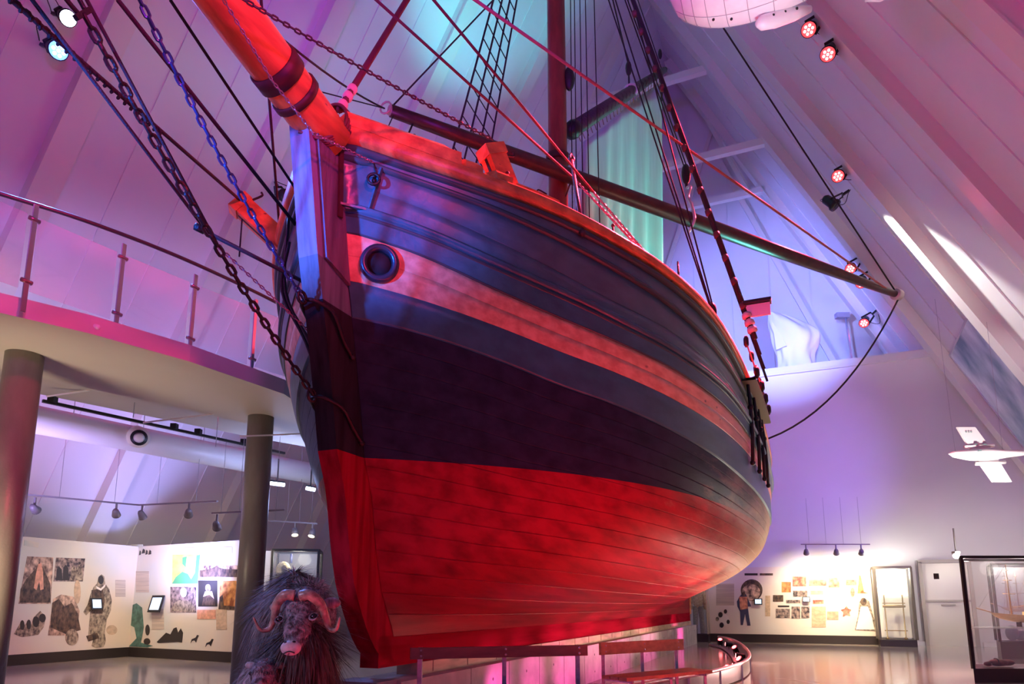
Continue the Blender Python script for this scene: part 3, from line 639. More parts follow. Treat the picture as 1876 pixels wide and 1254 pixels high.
rope(gH+K*.1, W(5.3, 0, 18), .018, 'halyard'); rope(gB-d*.2+K*.1, pS(1165, -10, 9.4), .012, 'peak_line'); mm = MB(); mm.sphere(gB-d*.25+K*.5, (.05, .05, .14), 8, 6); mm.build('pulley_block', iron, ship)
sl0, sl1 = pS(1060, 262, 5.9), pS(1052, 470, 5.9); sr0, sr1 = pS(1214, 150, 9.6), pS(1216, 530, 9.6)
sailm = mat('green_sailcloth', (.40, .62, .58), .7, var=.12, scale=(9, 9, .5), bump=.25, bscale=(14, 14, 1))
mm = MB(); G = []
for a in np.linspace(0, 1, 34):
    r_ = []
    for b_ in np.linspace(0, 1, 14):
        p = (sl0*(1-a)+sr0*a)*(1-b_)+(sl1*(1-a)+sr1*a)*b_; fold = .045*math.sin(a*34)*(.3+b_)+.12*math.sin(a*5+1)
        r_.append(p+N*fold)
    G.append(r_)
mm.grid(G); o = mm.build('mainsail', sailm, ship, flipfix=False)
so = o.modifiers.new('cloth_thickness', 'SOLIDIFY'); so.thickness = .012; lab(o, 'greenish canvas sail below the gaff')
for a in np.linspace(.02, .98, 26):
    p = sl0*(1-a)+sr0*a; mm = MB(); mm.tube([p, (gA*(1-a)+gB*a)-K*.1], .008, 4); mm.build('sail_lacing', ropel, ship)
# shrouds, port and starboard, with chainplates
def shrouds(port):
    tops = W(5.15, 0, 17.0)
    ss = [4.7, 5.4, 6.1, 6.8]
    ends = [hp(s, 4.45, .22, port) for s in ss]
    for i, e in enumerate(ends):
        rope(e+K*.55, tops+N*port*.1+U*.06*i, .034 if i == 0 and port > 0 else .02, 'shroud')
    for i, e in enumerate(ends):
        d = nrm(tops-e); mm = MB(); 
        for h_ in (.05, .55): mm = MB(); mm.lathe(e+d*h_-N*.03, N, [(.05, 0), (.085, .02), (.085, .05), (.05, .07)], 12); mm.build('deadeye', iron, ship)
        mm = MB()
        for k in (-.04, 0, .04): mm.tube([e+d*.05+U*k, e+d*.55+U*k], .010, 5)
        mm.build('lanyard', ropel, ship)
        mm = MB(); f = [hp(ss[i]+.04*(4.4-z), z, .075, port) for z in (4.4, 4.0, 3.6, 3.2)]; mm.tube([e-K*.02]+f, .028, 6); mm.sphere(f[1], .045, 8, 6); mm.sphere(f[-1], .04, 8, 6); mm.build('chainplate', iron, ship)
    mm = MB(); G = [[hp(s, 4.33, o_, port)+K*h_ for s in np.linspace(4.5, 7.1, 12)] for o_, h_ in ((0, 0), (.20, 0), (.21, .02), (.20, .04), (0, .04))]; mm.grid(G); mm.build('channel_board', mat('olive_board', (.13, .12, .05), .6), ship)
    return ends, tops
pe, pt_ = shrouds(1); se, st_ = shrouds(-1)
for q in np.linspace(.1, .96, 34):
    P = [(e+K*.55)*(1-q)+(st_-N*.1+U*.06*i)*q for i, e in enumerate(se)]; mm = MB(); mm.tube(P, .012, 4); mm.build('ratline', ropem, ship)
# second, served stay between shrouds with pale seizings (port)
e0 = pe[0]+K*.55; d = nrm(pt_-e0)
for k in range(16): mm = MB(); mm.lathe(e0+d*(.5+k*.42), d, [(.03, 0), (.05, .02), (.05, .09), (.03, .11)], 8); mm.build('shroud_seizing', mat('seizing_dark', (.10, .03, .03), .6), ship)
for k in range(3): mm = MB(); mm.lathe(e0+d*(.1+k*.12), d, [(.04, 0), (.075, .02), (.07, .07), (.04, .1)], 8); lab(mm.build('shroud_seizing', mat('seizing_pale', (.6, .5, .45), .7), ship), 'pale seizing')
for s, x_ in ((4.4, 1105), (4.4, 1118), (4.2, 1150)): rope(hp(s, 4.5, -.1), pS(x_, -30, 5.1), .012, 'running_line')
for x_ in (1045, 1052, 1062, 1072, 1088): rope(W(5.3, .18+(x_-1045)*.012, 4.4), pS(x_, -20, 5.3), .010, 'halyard')
mm = MB(); p = hp(4.4, 4.5, -.1)+(pS(1118, -30, 5.1)-hp(4.4, 4.5, -.1))*.12; mm.sphere(p, (.06, .06, .14), 10, 8); mm.build('pulley_block', iron, ship)
mm = MB(); p = W(5.2, .22, 10.6); mm.sphere(p, (.1, .1, .24), 10, 8); mm.build('pulley_block', iron, ship)
# sidelight board on the port shroud
q = e0+d*.45; mm = MB(); mm.obox(q+N*.17+K*.0, N, U, K, .17, .02, .09); mm.obox(q+N*.17+K*.12, N, U, K, .19, .09, .02, k=1); mm.build('sidelight_board', [mat('board_white', (.7, .6, .65), .5), black], ship)
# catheads: port one points at the viewer, starboard one shows left of the stem
def cathead(port, end, base, sz=.13):
    d = nrm(end-base); y_ = nrm(np.cross(K, d)); z_ = np.cross(d, y_)
    mm = MB(); mm.obox((end+base)/2, d, y_, z_, np.linalg.norm(end-base)/2, sz*.62, sz*.85)
    c_ = mm.build('cathead', logm, ship)
    mm = MB(); mm.obox(end+d*.03, d, y_, z_, .05, sz*.72, sz*.95); mm.build('end_block', logm, c_)
    mm = MB(); mm.obox((end+base)/2-z_*sz*.86, d, y_, z_, np.linalg.norm(end-base)/2*.9, sz*.12, .004); mm.tube(cr([end+z_*sz, end+z_*sz*2-d*.03, end+z_*sz*2.2], 4), .012, 5); mm.build('cathead_slot', iron, c_)
    return d, y_, z_
cb = hp(.32, 4.75, -.35)+K*.12; ce = cb+nrm(N*.62-U*.62+K*.22)*1.0
cpx = pS(905, 268, -.15); print('cathead', ce, cpx)
ce = pS(903, 285, -.05); cathead(1, ce, hp(.15, 4.78, -.25)+K*.12, .12)
cS = pT(445, 380, -1.55); cathead(-1, cS, hp(.0, 4.75, -.25, -1)+K*.05, .12)
rope(cS-K*.1, cS-K*.55, .008, 'cathead_rod')
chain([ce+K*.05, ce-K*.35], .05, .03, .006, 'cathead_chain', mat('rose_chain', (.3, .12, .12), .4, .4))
# whisker rod, chain and ropes at the starboard bow
wl = pT(362, 417, -.5); rope(wl, hp(-.75, 3.9, .02, -1), .016, 'whisker_rod')
mm = MB(); mm.lathe(wl, nrm(hp(-.75, 3.9, .02, -1)-wl), [(.03, -.02), (.03, .05)], 8); mm.sphere(wl, .03, 8, 6); mm.build('rod_eye', iron, ship)
l0 = pT(400, 452, -.4); chain([l0, hp(-.8, 3.45, .03, -1)], .045, .028, .0055, 'thin_chain', mat('rose_chain2', (.25, .07, .12), .4, .4))
for a, b_, dp in (((20, 0), (300, 240), -.3), ((300, 240), (443, 375), -.9)):
    pass
rope(pT(14, -6, -.35), cS+K*.05, .016, 'guy_rope'); rope(pT(56, -4, -.3), l0, .013, 'guy_rope'); rope(pT(158, -2, -.35), pT(398, 448, -.4), .013, 'guy_rope')
mm = MB(); q0 = pT(14, -6, -.35); q1 = q0+(cS-q0)*.5; dd_ = nrm(q1-q0); xx = nrm(np.cross(dd_, K)); yy = np.cross(dd_, xx); Lq = np.linalg.norm(q1-q0)
mm.tube([q0+dd_*Lq*k/160.+.018*(math.cos(k*.8)*xx+math.sin(k*.8)*yy) for k in range(160)], .009, 5); mm.build('rope_serving', ropem, ship)
rope(pT(216, 0, -.4), hp(-.55, 4.8, .0, -1), .017, 'guy_rope'); rope(pT(312, 0, -.4), hp(-.7, 4.95, .0, -1), .013, 'guy_rope')
rope(pT(478, -3, -.3), hp(.6, 4.72, -.05, -1), .013, 'guy_rope')
# bent dark rods hugging the starboard bow
for k, (z0_, off) in enumerate(((4.85, .10), (4.6, .14))):
    mm = MB(); mm.tube(cr([hp(-.6, z0_, off, -1), hp(-.45, 4.2, off+.08, -1), hp(-.5, 3.6, off+.02, -1), hp(-.55, 3.0, off, -1)], 5), .016, 6); mm.build('fender_rod', iron, ship)
# silver chain slung down the bowsprit to the bow eye bolt
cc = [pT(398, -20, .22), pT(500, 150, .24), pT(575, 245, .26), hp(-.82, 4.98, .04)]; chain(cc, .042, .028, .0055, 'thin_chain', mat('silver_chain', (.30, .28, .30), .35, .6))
rope(hp(-.82, 4.98, .04), hp(-.8, 4.86, .06), .008, 'eye_shackle', iron)
# chain from the bowsprit end to the cathead, and jib sheets ending in paired chains at the port rail
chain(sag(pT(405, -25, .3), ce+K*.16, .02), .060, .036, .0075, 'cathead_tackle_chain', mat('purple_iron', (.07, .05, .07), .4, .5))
for (x0, y0), (x1, y1), (x2, y2) in (((686, -3), (1052, 328), (1208, 497)), ((792, -3), (1087, 352), (1220, 505))):
    e = hp(2.55, 4.62, -.05)+U*(x2-1208)*.01; r_ = ray(x1, y1); p1 = pS(x1, y1, 1.7); p0 = pS(x0, y0, -1.0)
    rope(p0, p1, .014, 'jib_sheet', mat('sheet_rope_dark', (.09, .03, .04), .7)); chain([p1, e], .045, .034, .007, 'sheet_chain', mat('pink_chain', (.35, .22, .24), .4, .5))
mm = MB(); a = hp(.46, 4.68, .07); b_ = pS(1047, 292, 1.55); mm.tube([a, b_], .02, 8); mm.sphere(b_, .04, 8, 6); mm.sphere(a, .035, 8, 6); mm.tube([b_+.06*(math.cos(q)*U+math.sin(q)*K) for q in np.linspace(0, 2*PI, 10)[:-1]], .012, 5, closed=True); mm.build('boom_strut', mat('strut_dark', (.06, .025, .03), .5), ship)
mm = MB(); p = hp(1.9, 4.6, 0)+K*.05; mm.tube([p, p+K*.28], .012, 6); mm.tube([p+K*.28+.025*(math.cos(q)*U+math.sin(q)*K) for q in np.linspace(0, 2*PI, 9)[:-1]], .008, 5, closed=True); mm.build('rail_pin', iron, ship)
for s in (-.02, .95): 
    p = hp(s, float(ln('sheer', s)), -.08)+K*.1; mm = MB(); mm.tube([p, p+K*.22], .012, 6); mm.sphere(p+K*.22, .02, 8, 6); mm.build('rail_pin', bands_m, ship)

# concrete plinth the keel rests on
pl_ = thing('concrete_plinth', 'long board-marked concrete plinth under the keel of the ship', 'plinth', M=frameM(W(8.9, 0, 0)))
mm = MB(); mm.prism([W(.0, -.27, 0), W(.0, .27, 0), W(.0, .27, .58), W(.0, -.27, .58)], U*17.35)
for s in np.arange(.9, 17.3, 1.0):
    for z in (.15, .42): mm.lathe(W(s, .272, z), N, [(.018, 0), (.012, .002)], 8, k=1)
    mm.bar(W(s+.45, .2705, .0), W(s+.45, .2705, .58), .006, .004, up=N, k=1)
mm.build('concrete_block', [conc, mat('form_hole', (.12, .10, .10), .9)], pl_)
mm = MB(); mm.prism([W(-.3, -.22, 0), W(-.3, .22, 0), W(-.3, .22, .60), W(-.3, -.22, .60)], U*.3); mm.build('front_pier', mat('grey_pier', (.28, .29, .33), .7, var=.2, scale=(4, 4, 4)), pl_)

# ================================================================== EXHIBITION WALLS
def pP(px, py, a, n): r = ray(px, py); return O+r*(np.dot(a-O, n)/np.dot(r, n))
printbg = mat('printed_backdrop', (.80, .66, .50), .45, var=.3, scale=(.6, .6, .6), col2=(.62, .62, .56), detail=3)
printbg2 = mat('printed_backdrop_light', (.85, .72, .58), .45, var=.2, scale=(.5, .5, .5), col2=(.80, .74, .68), detail=3)
kick = mat('kick_board', (.03, .022, .02), .4)
PM = dict(
 sepia=mat('print_sepia', (.75, .52, .38), .5, var=1, scale=(9, 9, 7), col2=(.06, .03, .03), detail=6),
 dark=mat('print_dark', (.45, .33, .28), .5, var=1, scale=(14, 14, 11), col2=(.025, .02, .03), detail=6),
 orange=mat('print_orange', (.80, .38, .12), .5, var=1, scale=(8, 8, 6), col2=(.25, .07, .02), detail=4),
 red=mat('print_red', (.80, .35, .22), .5, var=1, scale=(9, 9, 8), col2=(.30, .07, .05), detail=4),
 map=mat('print_map', (.88, .62, .22), .5, var=1, scale=(5, 5, 5), col2=(.55, .42, .12), detail=5),
 green=mat('print_green', (.10, .38, .16), .5), text=mat('print_text', (.62, .52, .42), .5, var=.4, scale=(1, 1, 45), col2=(.45, .38, .32)),
 salmon=mat('print_salmon', (.85, .42, .28), .5, var=.3, scale=(10, 10, 10)), beige=mat('print_beige', (.70, .50, .33), .5, var=.3, scale=(9, 9, 12)),
 ink=mat('print_ink', (.03, .025, .022), .5), brown=mat('print_brown', (.16, .10, .06), .5, var=.6, scale=(14, 14, 9), col2=(.03, .02, .02)), fur=mat('print_fur', (.50, .40, .28), .5, var=1, scale=(16, 16, 12), col2=(.08, .06, .05)),
 faded=mat('print_faded', (.50, .55, .50), .5, var=.4, scale=(4, 4, 4), col2=(.66, .62, .50)), teal=mat('print_teal', (.10, .25, .20), .5, var=.6, scale=(8, 8, 8)), pale=mat('print_pale', (.88, .82, .74), .5), navy=mat('print_navy', (.05, .05, .11), .5))
class Panel:
    def __init__(s, root, a, b_):
        s.root = root; s.a = np.array(a, float); d = nrm((b_-a)*[1, 1, 0]); n = nrm(np.cross(d, K)); s.n = n if np.dot(n, O-s.a) > 0 else -n
        s.k = 0
    def P(s, px, py, off): return pP(px, py, s.a+s.n*off, s.n)
    def poly(s, pts, mt, name, off=.008, th=.006):
        m = MB(); s.k += 1; off += s.k*.00008
        m.prism([s.P(x, y, off) for x, y in pts], -s.n*th); return m.build(name, PM[mt] if isinstance(mt, str) else mt, s.root)
    def photo(s, x0, y0, x1, y1, mt, name='photo_print', sk=0.): return s.poly([(x0, y0), (x1, y0+sk), (x1, y1+sk), (x0, y1)], mt, name)
    def blob(s, cx, cy, rx, ry, mt, name, off=.008, n=16): return s.poly([(cx+rx*math.cos(2*PI*k/n), cy+ry*math.sin(2*PI*k/n)) for k in range(n)], mt, name, off)
    def tablet(s, x, y, w_, h_):
        c = s.P(x, y, .09); d = nrm(np.cross(K, s.n)); up = nrm(K*1-s.n*.25)
        sc = np.linalg.norm(s.P(x+1, y, .09)-s.P(x, y, .09))
        t = thing('display_tablet', s.tl.pop(0), 'tablet', c, 'tablets on the exhibition walls')
        m = MB(); m.obox(c, d, up, np.cross(d, up), w_*sc/2, h_*sc/2, .012); m.bar(c, c-s.n*.078, .05, .05); m.build('case', black, t)
        m = MB(); m.obox(c+s.n*.014+K*.003, d, up, np.cross(d, up), w_*sc*.38, h_*sc*.36, .003); m.build('screen', mat('screen_glow', (.6, .8, 1), .3, emit=(.65, .82, 1), estr=.9), t)
def exwall(p, q, z0, z1, label, bg, th=.12):
    c = (p+q)/2; root = thing('exhibition_wall', label, 'display wall', (c[0], c[1], 0), 'printed exhibition walls')
    pn = Panel(root, p*[1, 1, 0], q*[1, 1, 0]); d = nrm(q-p)
    m = MB(); m.prism([p*[1, 1, 0]+K*z0, q*[1, 1, 0]+K*z0, q*[1, 1, 0]+K*z1, p*[1, 1, 0]+K*z1], -pn.n*th); m.build('backdrop', bg, root)
    m = MB(); m.prism([p*[1, 1, 0]+pn.n*.02, q*[1, 1, 0]+pn.n*.02, q*[1, 1, 0]+pn.n*.02+K*z0, p*[1, 1, 0]+pn.n*.02+K*z0], -pn.n*(th+.02)); m.build('kick_board', kick, root)
    return pn
corner = pZ(235, 1203.6, 0); lA = pZ(12, 1221.5, 0); rB = pZ(428, 1215, 0)
lA = lA+(lA-corner)*.3; rB2 = rB+(rB-corner)*.12
A_ = exwall(lA, corner, .22, 2.62, 'printed wall with a large fur-clad explorer and sepia photographs, left of the corner', printbg)
A_.tl = ['black tablet in front of the large fur-clad explorer']
A_.poly([(50, 1020), (98, 1022), (93, 1107), (34, 1107)], 'sepia', 'photo_print')
A_.poly([(48, 1062), (66, 1042), (72, 1030), (80, 1042), (92, 1070), (93, 1105), (36, 1105), (38, 1080)], 'brown', 'photo_figures', .011)
A_.poly([(70, 1034), (76, 1032), (79, 1050), (80, 1080), (74, 1082), (72, 1066), (67, 1082), (62, 1078), (66, 1052)], 'salmon', 'photo_figures', .014)
A_.poly([(103, 1022), (156, 1024), (152, 1066), (98, 1066)], 'dark', 'photo_print')
for x, h in ((109, 12), (121, 18), (136, 15), (146, 17)): A_.poly([(x-6, 1064), (x-5, 1050-h/2), (x-1, 1044-h/2), (x+4, 1050-h/2), (x+6, 1064)], 'ink' if x % 2 else 'fur', 'photo_figures', .011)
A_.poly([(98, 1098), (112, 1090), (135, 1094), (146, 1120), (140, 1165), (88, 1165)], 'sepia', 'photo_print'); A_.poly([(96, 1105), (108, 1098), (118, 1112), (132, 1105), (142, 1125), (148, 1155), (122, 1163), (92, 1150)], 'brown', 'photo_figures', .011)
A_.blob(132, 1168, 12, 15, 'fur', 'photo_figures', .014); A_.blob(142, 1085, 6, 22, 'beige', 'photo_figures', .010)
A_.poly([(26, 1162), (34, 1148), (40, 1138), (46, 1146), (52, 1136), (58, 1146), (62, 1132), (74, 1120), (84, 1132), (80, 1150), (70, 1164), (40, 1168)], 'fur', 'sledge_drawing')
for x, y, rx, ry in ((41, 1146, 4, 9), (53, 1145, 4, 9), (66, 1140, 6, 10), (78, 1133, 6, 8)): A_.blob(x, y, rx, ry, 'ink', 'sledge_drawing', .012)
fig = [(181, 1058), (186, 1053), (191, 1057), (193, 1070), (200, 1080), (205, 1100), (203, 1120), (196, 1135), (192, 1160), (194, 1176), (190, 1186), (176, 1188), (168, 1184), (172, 1170), (162, 1165), (164, 1140), (166, 1120), (158, 1128), (153, 1122), (161, 1108), (166, 1090), (172, 1076), (178, 1070)]
A_.poly(fig, 'fur', 'explorer_print'); A_.blob(185, 1063, 5, 8, 'ink', 'explorer_print', .011); A_.poly([(168, 1082), (188, 1078), (192, 1100), (188, 1125), (168, 1125)], 'brown', 'explorer_print', .011)
A_.poly([(176, 1074), (185, 1079), (194, 1070), (192, 1076), (185, 1083), (177, 1079)], 'pale', 'explorer_print', .013); A_.poly([(158, 1166), (178, 1160), (182, 1170), (162, 1176)], 'brown', 'explorer_print', .012)
A_.photo(212, 1063, 230, 1094, 'text', 'text_print'); A_.poly([(45, 990), (72, 995), (70, 1004), (44, 1000)], 'faded', 'faded_print'); A_.blob(205, 1155, 10, 9, 'beige', 'faded_print')
A_.tablet(177, 1107, 20, 20)
B_ = exwall(corner, rB2, .22, 2.62, 'printed wall with yellow and green map and six framed photographs, right of the corner', printbg)
B_.tl = ['black tablet on the wall left of the map print']
B_.poly([(316, 1017), (366, 1017), (362, 1070), (315, 1070)], 'map', 'map_print'); B_.poly([(315, 1070), (322, 1058), (334, 1048), (344, 1052), (350, 1062), (357, 1050), (360, 1018), (366, 1017), (362, 1070)], 'green', 'map_print', .010)
B_.poly([(334, 1022), (342, 1020), (340, 1040), (334, 1034)], 'green', 'map_print', .011)
B_.photo(366, 1037, 435, 1058, 'sepia'); B_.poly([(366, 1046), (385, 1043), (395, 1038), (410, 1043), (435, 1044), (435, 1058), (366, 1058)], 'brown', 'photo_figures', .010)
B_.photo(312, 1076, 359, 1123, 'dark'); B_.blob(336, 1086, 6, 9, 'pale', 'photo_figures', .011); B_.poly([(314, 1120), (318, 1106), (328, 1100), (346, 1102), (356, 1112), (356, 1122)], 'fur', 'photo_figures', .011)
B_.photo(363, 1064, 398, 1112, 'ink'); B_.blob(381, 1078, 5, 7, 'fur', 'photo_figures', .011); B_.poly([(372, 1094), (376, 1084), (388, 1084), (392, 1098), (384, 1090)], 'beige', 'photo_figures', .011); B_.poly([(370, 1110), (374, 1090), (390, 1090), (394, 1110)], 'brown', 'photo_figures', .010)
B_.photo(402, 1065, 433, 1118, 'orange'); B_.poly([(402, 1095), (408, 1090), (410, 1110), (430, 1112), (430, 1118), (400, 1117)], 'brown', 'photo_figures', .011)
B_.photo(361, 1118, 395, 1135, 'salmon', 'text_print'); B_.photo(396, 1117, 415, 1154, 'beige', 'text_print'); B_.photo(249, 1047, 273, 1086, 'text', 'text_print'); B_.photo(278, 1116, 300, 1154, 'text', 'text_print')
B_.poly([(236, 1112), (250, 1106), (260, 1114), (263, 1150), (258, 1178), (280, 1184), (270, 1187), (236, 1185), (250, 1170), (246, 1150), (236, 1145)], 'teal', 'iceberg_print'); B_.blob(270, 1155, 4, 10, 'ink', 'photo_figures'); B_.blob(269, 1176, 6, 6, 'ink', 'photo_figures')
B_.poly([(287, 1177), (296, 1168), (304, 1160), (312, 1163), (318, 1152), (323, 1150), (326, 1160), (331, 1152), (335, 1160), (333, 1178), (325, 1177), (290, 1179)], 'ink', 'sledge_print')
for x, y in ((356, 1172), (383, 1179)): B_.poly([(x-7, y+7), (x-5, y), (x+2, y-3), (x+5, y-8), (x+8, y-7), (x+5, y), (x+3, y+6), (x, y+2), (x-4, y+3)], 'ink', 'dog_print')
for k, (x, y, w_) in enumerate(((256, 1014, 3), (262, 1011, 6), (268, 1013, 4), (274, 1013, 5))): B_.poly([(x-w_/2, y+4), (x, y-5), (x+w_/2, y-3), (x+w_/2, y+3)], 'ink', 'heading_script')
for x0, y0, x1, y1 in ((240, 998, 262, 1004), (330, 1004, 372, 1014), (405, 1003, 425, 1014)): B_.photo(x0, y0, x1, y1, 'faded', 'faded_print')
B_.tablet(286, 1107, 22, 20)
# far right exhibition wall
g = lambda x, y=1166: pS(x, y, 18.7)
C_ = exwall(pS(1296, 1166, 18.7), pS(1611, 1166, 18.7), .26, 2.42, 'long bright printed wall with many small orange and brown pictures beyond the stern', printbg2)
C_.tl = ['white-screened tablet beside the standing explorer print', 'white-screened tablet in the middle of the small pictures']
C_.blob(1377, 1082, 20, 20, 'brown', 'globe_print', n=26); C_.blob(1376, 1086, 17, 15, 'sepia', 'globe_print', .010, 26)
C_.poly([(1359, 1089), (1364, 1086), (1367, 1090), (1370, 1098), (1375, 1108), (1376, 1112), (1370, 1112), (1372, 1128), (1375, 1147), (1369, 1147), (1365, 1126), (1361, 1146), (1357, 1146), (1356, 1122), (1351, 1112), (1350, 1103), (1354, 1095)], 'navy', 'explorer_print', .012)
C_.poly([(1354, 1094), (1369, 1094), (1370, 1116), (1356, 1118)], 'red', 'explorer_print', .0135); C_.blob(1362, 1089, 3.5, 4, 'brown', 'explorer_print', .013)
for x, y, r_ in ((1329, 1121, 3), (1320, 1127, 4), (1314, 1135, 3), (1334, 1140, 3), (1322, 1146, 4)): C_.blob(x, y, r_, r_+1, 'ink' if x > 1318 else 'fur', 'dog_print')
C_.blob(1327, 1136, 9, 10, 'pale', 'dog_print', .006)
for x0, y0, x1, y1, mt_ in ((1432, 1067, 1449, 1086, 'orange'), (1452, 1057, 1477, 1075, 'red'), (1482, 1063, 1514, 1074, 'red'), (1518, 1059, 1538, 1077, 'red'), (1453, 1083, 1479, 1094, 'dark'), (1485, 1083, 1508, 1090, 'salmon'), (1416, 1091, 1435, 1103, 'brown'), (1440, 1100, 1466, 1106, 'dark'), (1489, 1100, 1509, 1107, 'red'), (1425, 1110, 1446, 1113, 'ink'), (1421, 1116, 1447, 1133, 'dark'), (1450, 1112, 1466, 1134, 'dark'), (1468, 1112, 1483, 1133, 'dark'), (1487, 1112, 1513, 1150, 'beige'), (1515, 1121, 1536, 1136, 'salmon'), (1550, 1063, 1569, 1073, 'red'), (1364, 1051, 1388, 1055, 'ink'), (1392, 1051, 1416, 1055, 'brown'), (1402, 1092, 1411, 1130, 'beige'), (1312, 1070, 1345, 1110, 'text')):
    C_.photo(x0, y0, x1, y1, mt_, 'text_print' if mt_ in ('ink', 'text') else 'photo_print')
C_.poly([(1574, 1054), (1577, 1056), (1583, 1085), (1591, 1088), (1571, 1088)], 'orange', 'sail_print'); C_.blob(1562, 1086, 4, 9, 'red', 'figure_print')
C_.poly([(1547, 1116), (1551, 1110), (1554, 1116), (1560, 1118), (1556, 1123), (1558, 1130), (1551, 1127), (1544, 1131), (1545, 1123), (1540, 1118)], 'red', 'leaf_print')
C_.poly([(1566, 1155), (1572, 1128), (1574, 1104), (1582, 1096), (1592, 1102), (1598, 1122), (1606, 1150), (1604, 1157)], 'fur', 'fur_clad_print', .009); C_.poly([(1568, 1154), (1574, 1128), (1577, 1112), (1590, 1112), (1597, 1130), (1602, 1154)], 'pale', 'fur_clad_print', .011); C_.blob(1582, 1103, 6, 7, 'brown', 'fur_clad_print', .012)
C_.tablet(1389, 1103, 15, 12); C_.tablet(1477, 1099, 14, 11)

# ---- cases
caseglass = mat('case_glass', (.92, .95, .95), .02, alpha=.10, spec=1.)
def case(label, p, ax, ay, w_, d_, h_, base, fm=black, loc_group='glass display cases', back=None, inner=0, shelf=None, r_=.022):
    """glass case: p = front left floor corner, ax along the front, ay to the back"""
    ax = nrm(ax); ay = nrm(ay); t = thing('display_case', label, 'display case', p*[1, 1, 0], loc_group); c = p*[1, 1, 0]+ax*w_/2+ay*d_/2
    m = MB(); m.obox(c+K*base/2, ax, ay, K, w_/2, d_/2, base/2); m.build('plinth', mat('case_plinth', (.035, .022, .028), .4), t)
    for i in (0, 1):
        for j in (0, 1):
            m = MB(); q = p*[1, 1, 0]+ax*(w_*i)+ay*(d_*j); m.bar(q+K*base, q+K*h_, r_*2, r_*2); m.build('frame_post', fm, t)
    m = MB()
    for a, b_ in (((0, 0), (1, 0)), ((1, 0), (1, 1)), ((1, 1), (0, 1)), ((0, 1), (0, 0))):
        q = p*[1, 1, 0]+ax*w_*a[0]+ay*d_*a[1]; r = p*[1, 1, 0]+ax*w_*b_[0]+ay*d_*b_[1]; m.bar(q+K*h_, r+K*h_, r_*2, r_*2)
    m.build('top_frame', fm, t)
    for (o_, x_, l_) in ((p, ax, w_), (p+ay*d_, ax, w_), (p, ay, d_), (p+ax*w_, ay, d_)):
        if back and o_ is not p and x_ is ax: continue
        q = o_*[1, 1, 0]+x_*l_/2; m = MB(); m.obox(q+K*(base+h_)/2, x_, K, np.cross(x_, K), l_/2-r_, (h_-base)/2-r_, .004); m.build('glass_pane', caseglass, t)
    if back: m = MB(); m.obox(c+ay*d_/2+K*(base+h_)/2, ax, K, ay, w_/2-r_, (h_-base)/2-r_, .01); m.build('back_panel', back, t)
    if shelf: m = MB(); m.obox(c+K*shelf, ax, ay, K, w_/2-r_, d_/2-r_, .006); m.build('glass_shelf', mat('shelf_glass', (.8, .95, .9), .05, alpha=.35), t)
    if inner: light('POINT', c+K*(h_-.12), inner, (1, .97, .85), size=.15, parent=t)
    return t, c
cream = mat('case_back_cream', (.88, .86, .74), .6)
pA = pS(1613, 1180, 17.9)*[1, 1, 0]; pA2 = pS(1681, 1180, 17.9)*[1, 1, 0]
ca, cA = case('slim lit glass case with brass stand, between long printed wall and white door', pA, (pA2-pA), np.cross(K, pA2-pA), np.linalg.norm(pA2-pA), .7, 2.30, .20, mat('case_frame_grey', (.22, .20, .17), .4, .5), back=cream, inner=60, shelf=1.45, r_=.035)
ax = nrm(pA2-pA); st_t = thing('brass_stand', 'brass instrument stand with two crossbars inside the slim lit case', 'stand', cA+K*.2)
br = mat('brass', (.45, .33, .12), .3, .8); m = MB()
for k in (-.24, .24): m.lathe(cA+ax*k+K*.2, K, [(.05, 0), (.05, .04), (.018, .06), (.018, 1.25), (.03, 1.3)], 10)
m.build('upright', br, st_t); m = MB()
for z in (1.25, .45): m.bar(cA-ax*.3+K*z, cA+ax*.3+K*z, .03, .03)
m.build('crossbar', br, st_t)
m = MB(); m.lathe(cA-ax*.3+K*1.16, ax, [(.03, 0), (.045, .1), (.045, .45), (.03, .6)], 12); m.build('instrument_tube', br, st_t)
